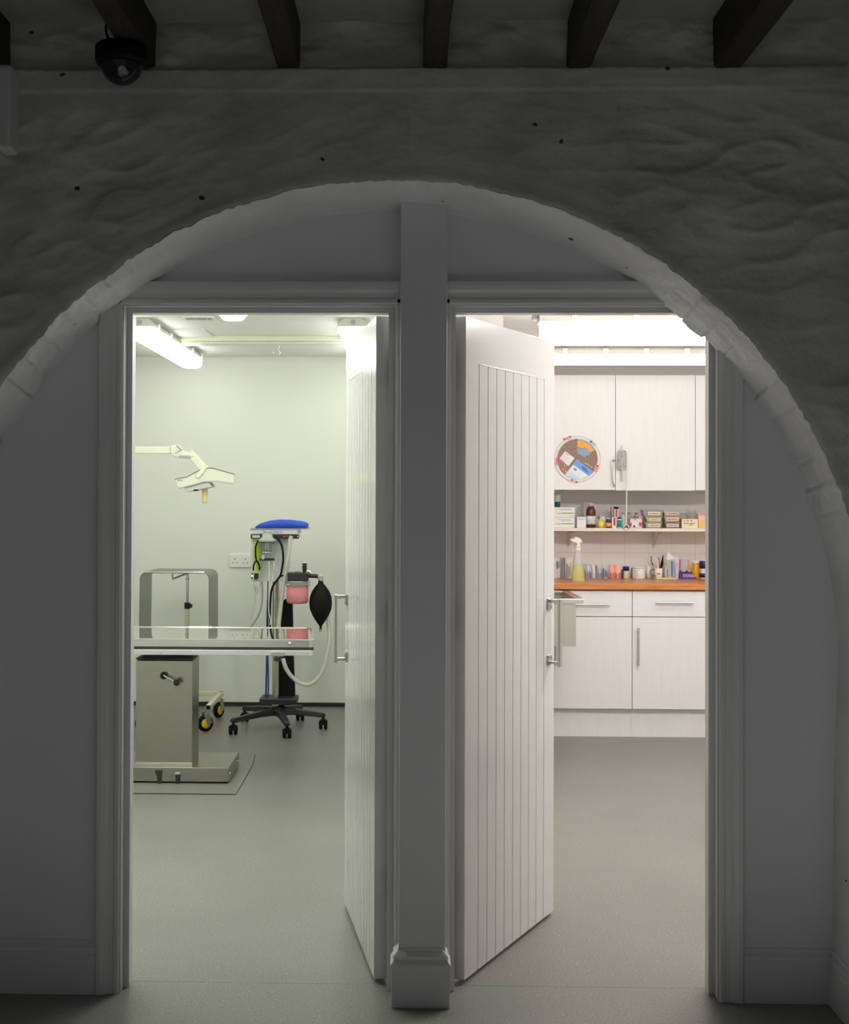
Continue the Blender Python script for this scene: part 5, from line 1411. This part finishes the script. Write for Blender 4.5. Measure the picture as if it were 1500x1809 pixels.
# rack
t = thing('test_rack', 'purple slanted rack with a row of white tips on the worktop', 'rack', (PX(1215, wy(1022), 1015), wy(1022)+.03, WB))
ry = wy(1022.5)
def RP(px, py, Y): q = P(px, py, Y); return (q.x, q.y, q.z)
zt_ = PZ(1008, ry+.07, 1212)
x0, x1, x0b, x1b = PX(1203, ry, 1020), PX(1231, ry, 1020), PX(1199, ry+.075, 1012), PX(1223, ry+.075, 1012)
mb = MB().add([(x0, ry, WB), (x1, ry, WB), (x1b, ry+.075, WB), (x0b, ry+.075, WB), (x0, ry, WB+.004), (x1, ry, WB+.004), (x1b, ry+.075, zt_), (x0b, ry+.075, zt_)], [(0,3,2,1),(4,5,6,7),(0,1,5,4),(1,2,6,5),(2,3,7,6),(3,0,4,7)])
mb.build('body', M_purple, t, .001)
for k in range(7):
    u = .22+.11*k
    def sp(v_): return Vector((x0+(x1-x0)*u, ry, WB+.004)).lerp(Vector((x0b+(x1b-x0b)*u, ry+.075, zt_)), v_)
    a, b = sp(.12), sp(.5); a.z += .002; b.z += .002
    MB().tube([a, b], .0022, 6).build('white_tip', M_pale, t)
a = Vector((x0+(x1-x0)*.2, ry, WB+.004)).lerp(Vector((x0b+(x1b-x0b)*.2, ry+.075, zt_)), .85)
mb = MB(); mb.obox(a+Vector((.012, 0, .003)), (.02, .01, .005), Matrix.Identity(3)); mb.obox(a+Vector((.05, 0, .003)), (.018, .01, .005), Matrix.Identity(3)); mb.build('white_token', M_pale, t)
MB().lathe(a+Vector((.031, 0, .0)), [(.0005, 0), (.007, .0), (.007, .007), (.0005, .008)], 14).build('red_token', mat('wine', (.25, .01, .04), .4), t)
MB().lathe(a+Vector((.068, .004, .0)), [(.0005, 0), (.008, .0), (.008, .010), (.0005, .011)], 14).build('olive_token', mat('olive_cap', (.45, .42, .02), .4), t)
# clear rack behind with coloured sides
cy_ = BY+.05
t = thing('clear_rack', 'clear upright holder with pink and orange sides behind the purple rack', 'holder', (PX(1212, cy_, 1000), cy_+.02, WB))
bxp_ = lambda a, b, yt: MB().box(PX(a, cy_, 1000), PX(b, cy_, 1000), cy_, cy_+.04, WB, PZ(yt, cy_, (a+b)/2))
bxp_(1202.6, 1215.8, 988.5).build('body', mat('holder_film', (.66, .64, .66), .3, trans=.2), t, .002)
bxp_(1200, 1202.5, 990).build('pink_side', mat('magenta_side', (.70, .10, .35), .5), t)
bxp_(1216, 1220, 989).build('orange_side', mat('tan_side', (.80, .45, .25), .5), t)
jar_('amber plastic bottle with a white lid near the right door frame', 1229, 6.4, BY, 1020, M_amber, M_white, 996, 991, 'bottle', 'amber_bottle')
jar_('tall jar with navy top and navy base beside the right door frame', 1243.5, 7.5, BY, 1020, mat('jar_clearish', (.60, .60, .60), .3), M_navy, 1004, 991, 'jar', 'navy_jar', 28, [('navy_base', M_navy, 1012.5, 1020)])
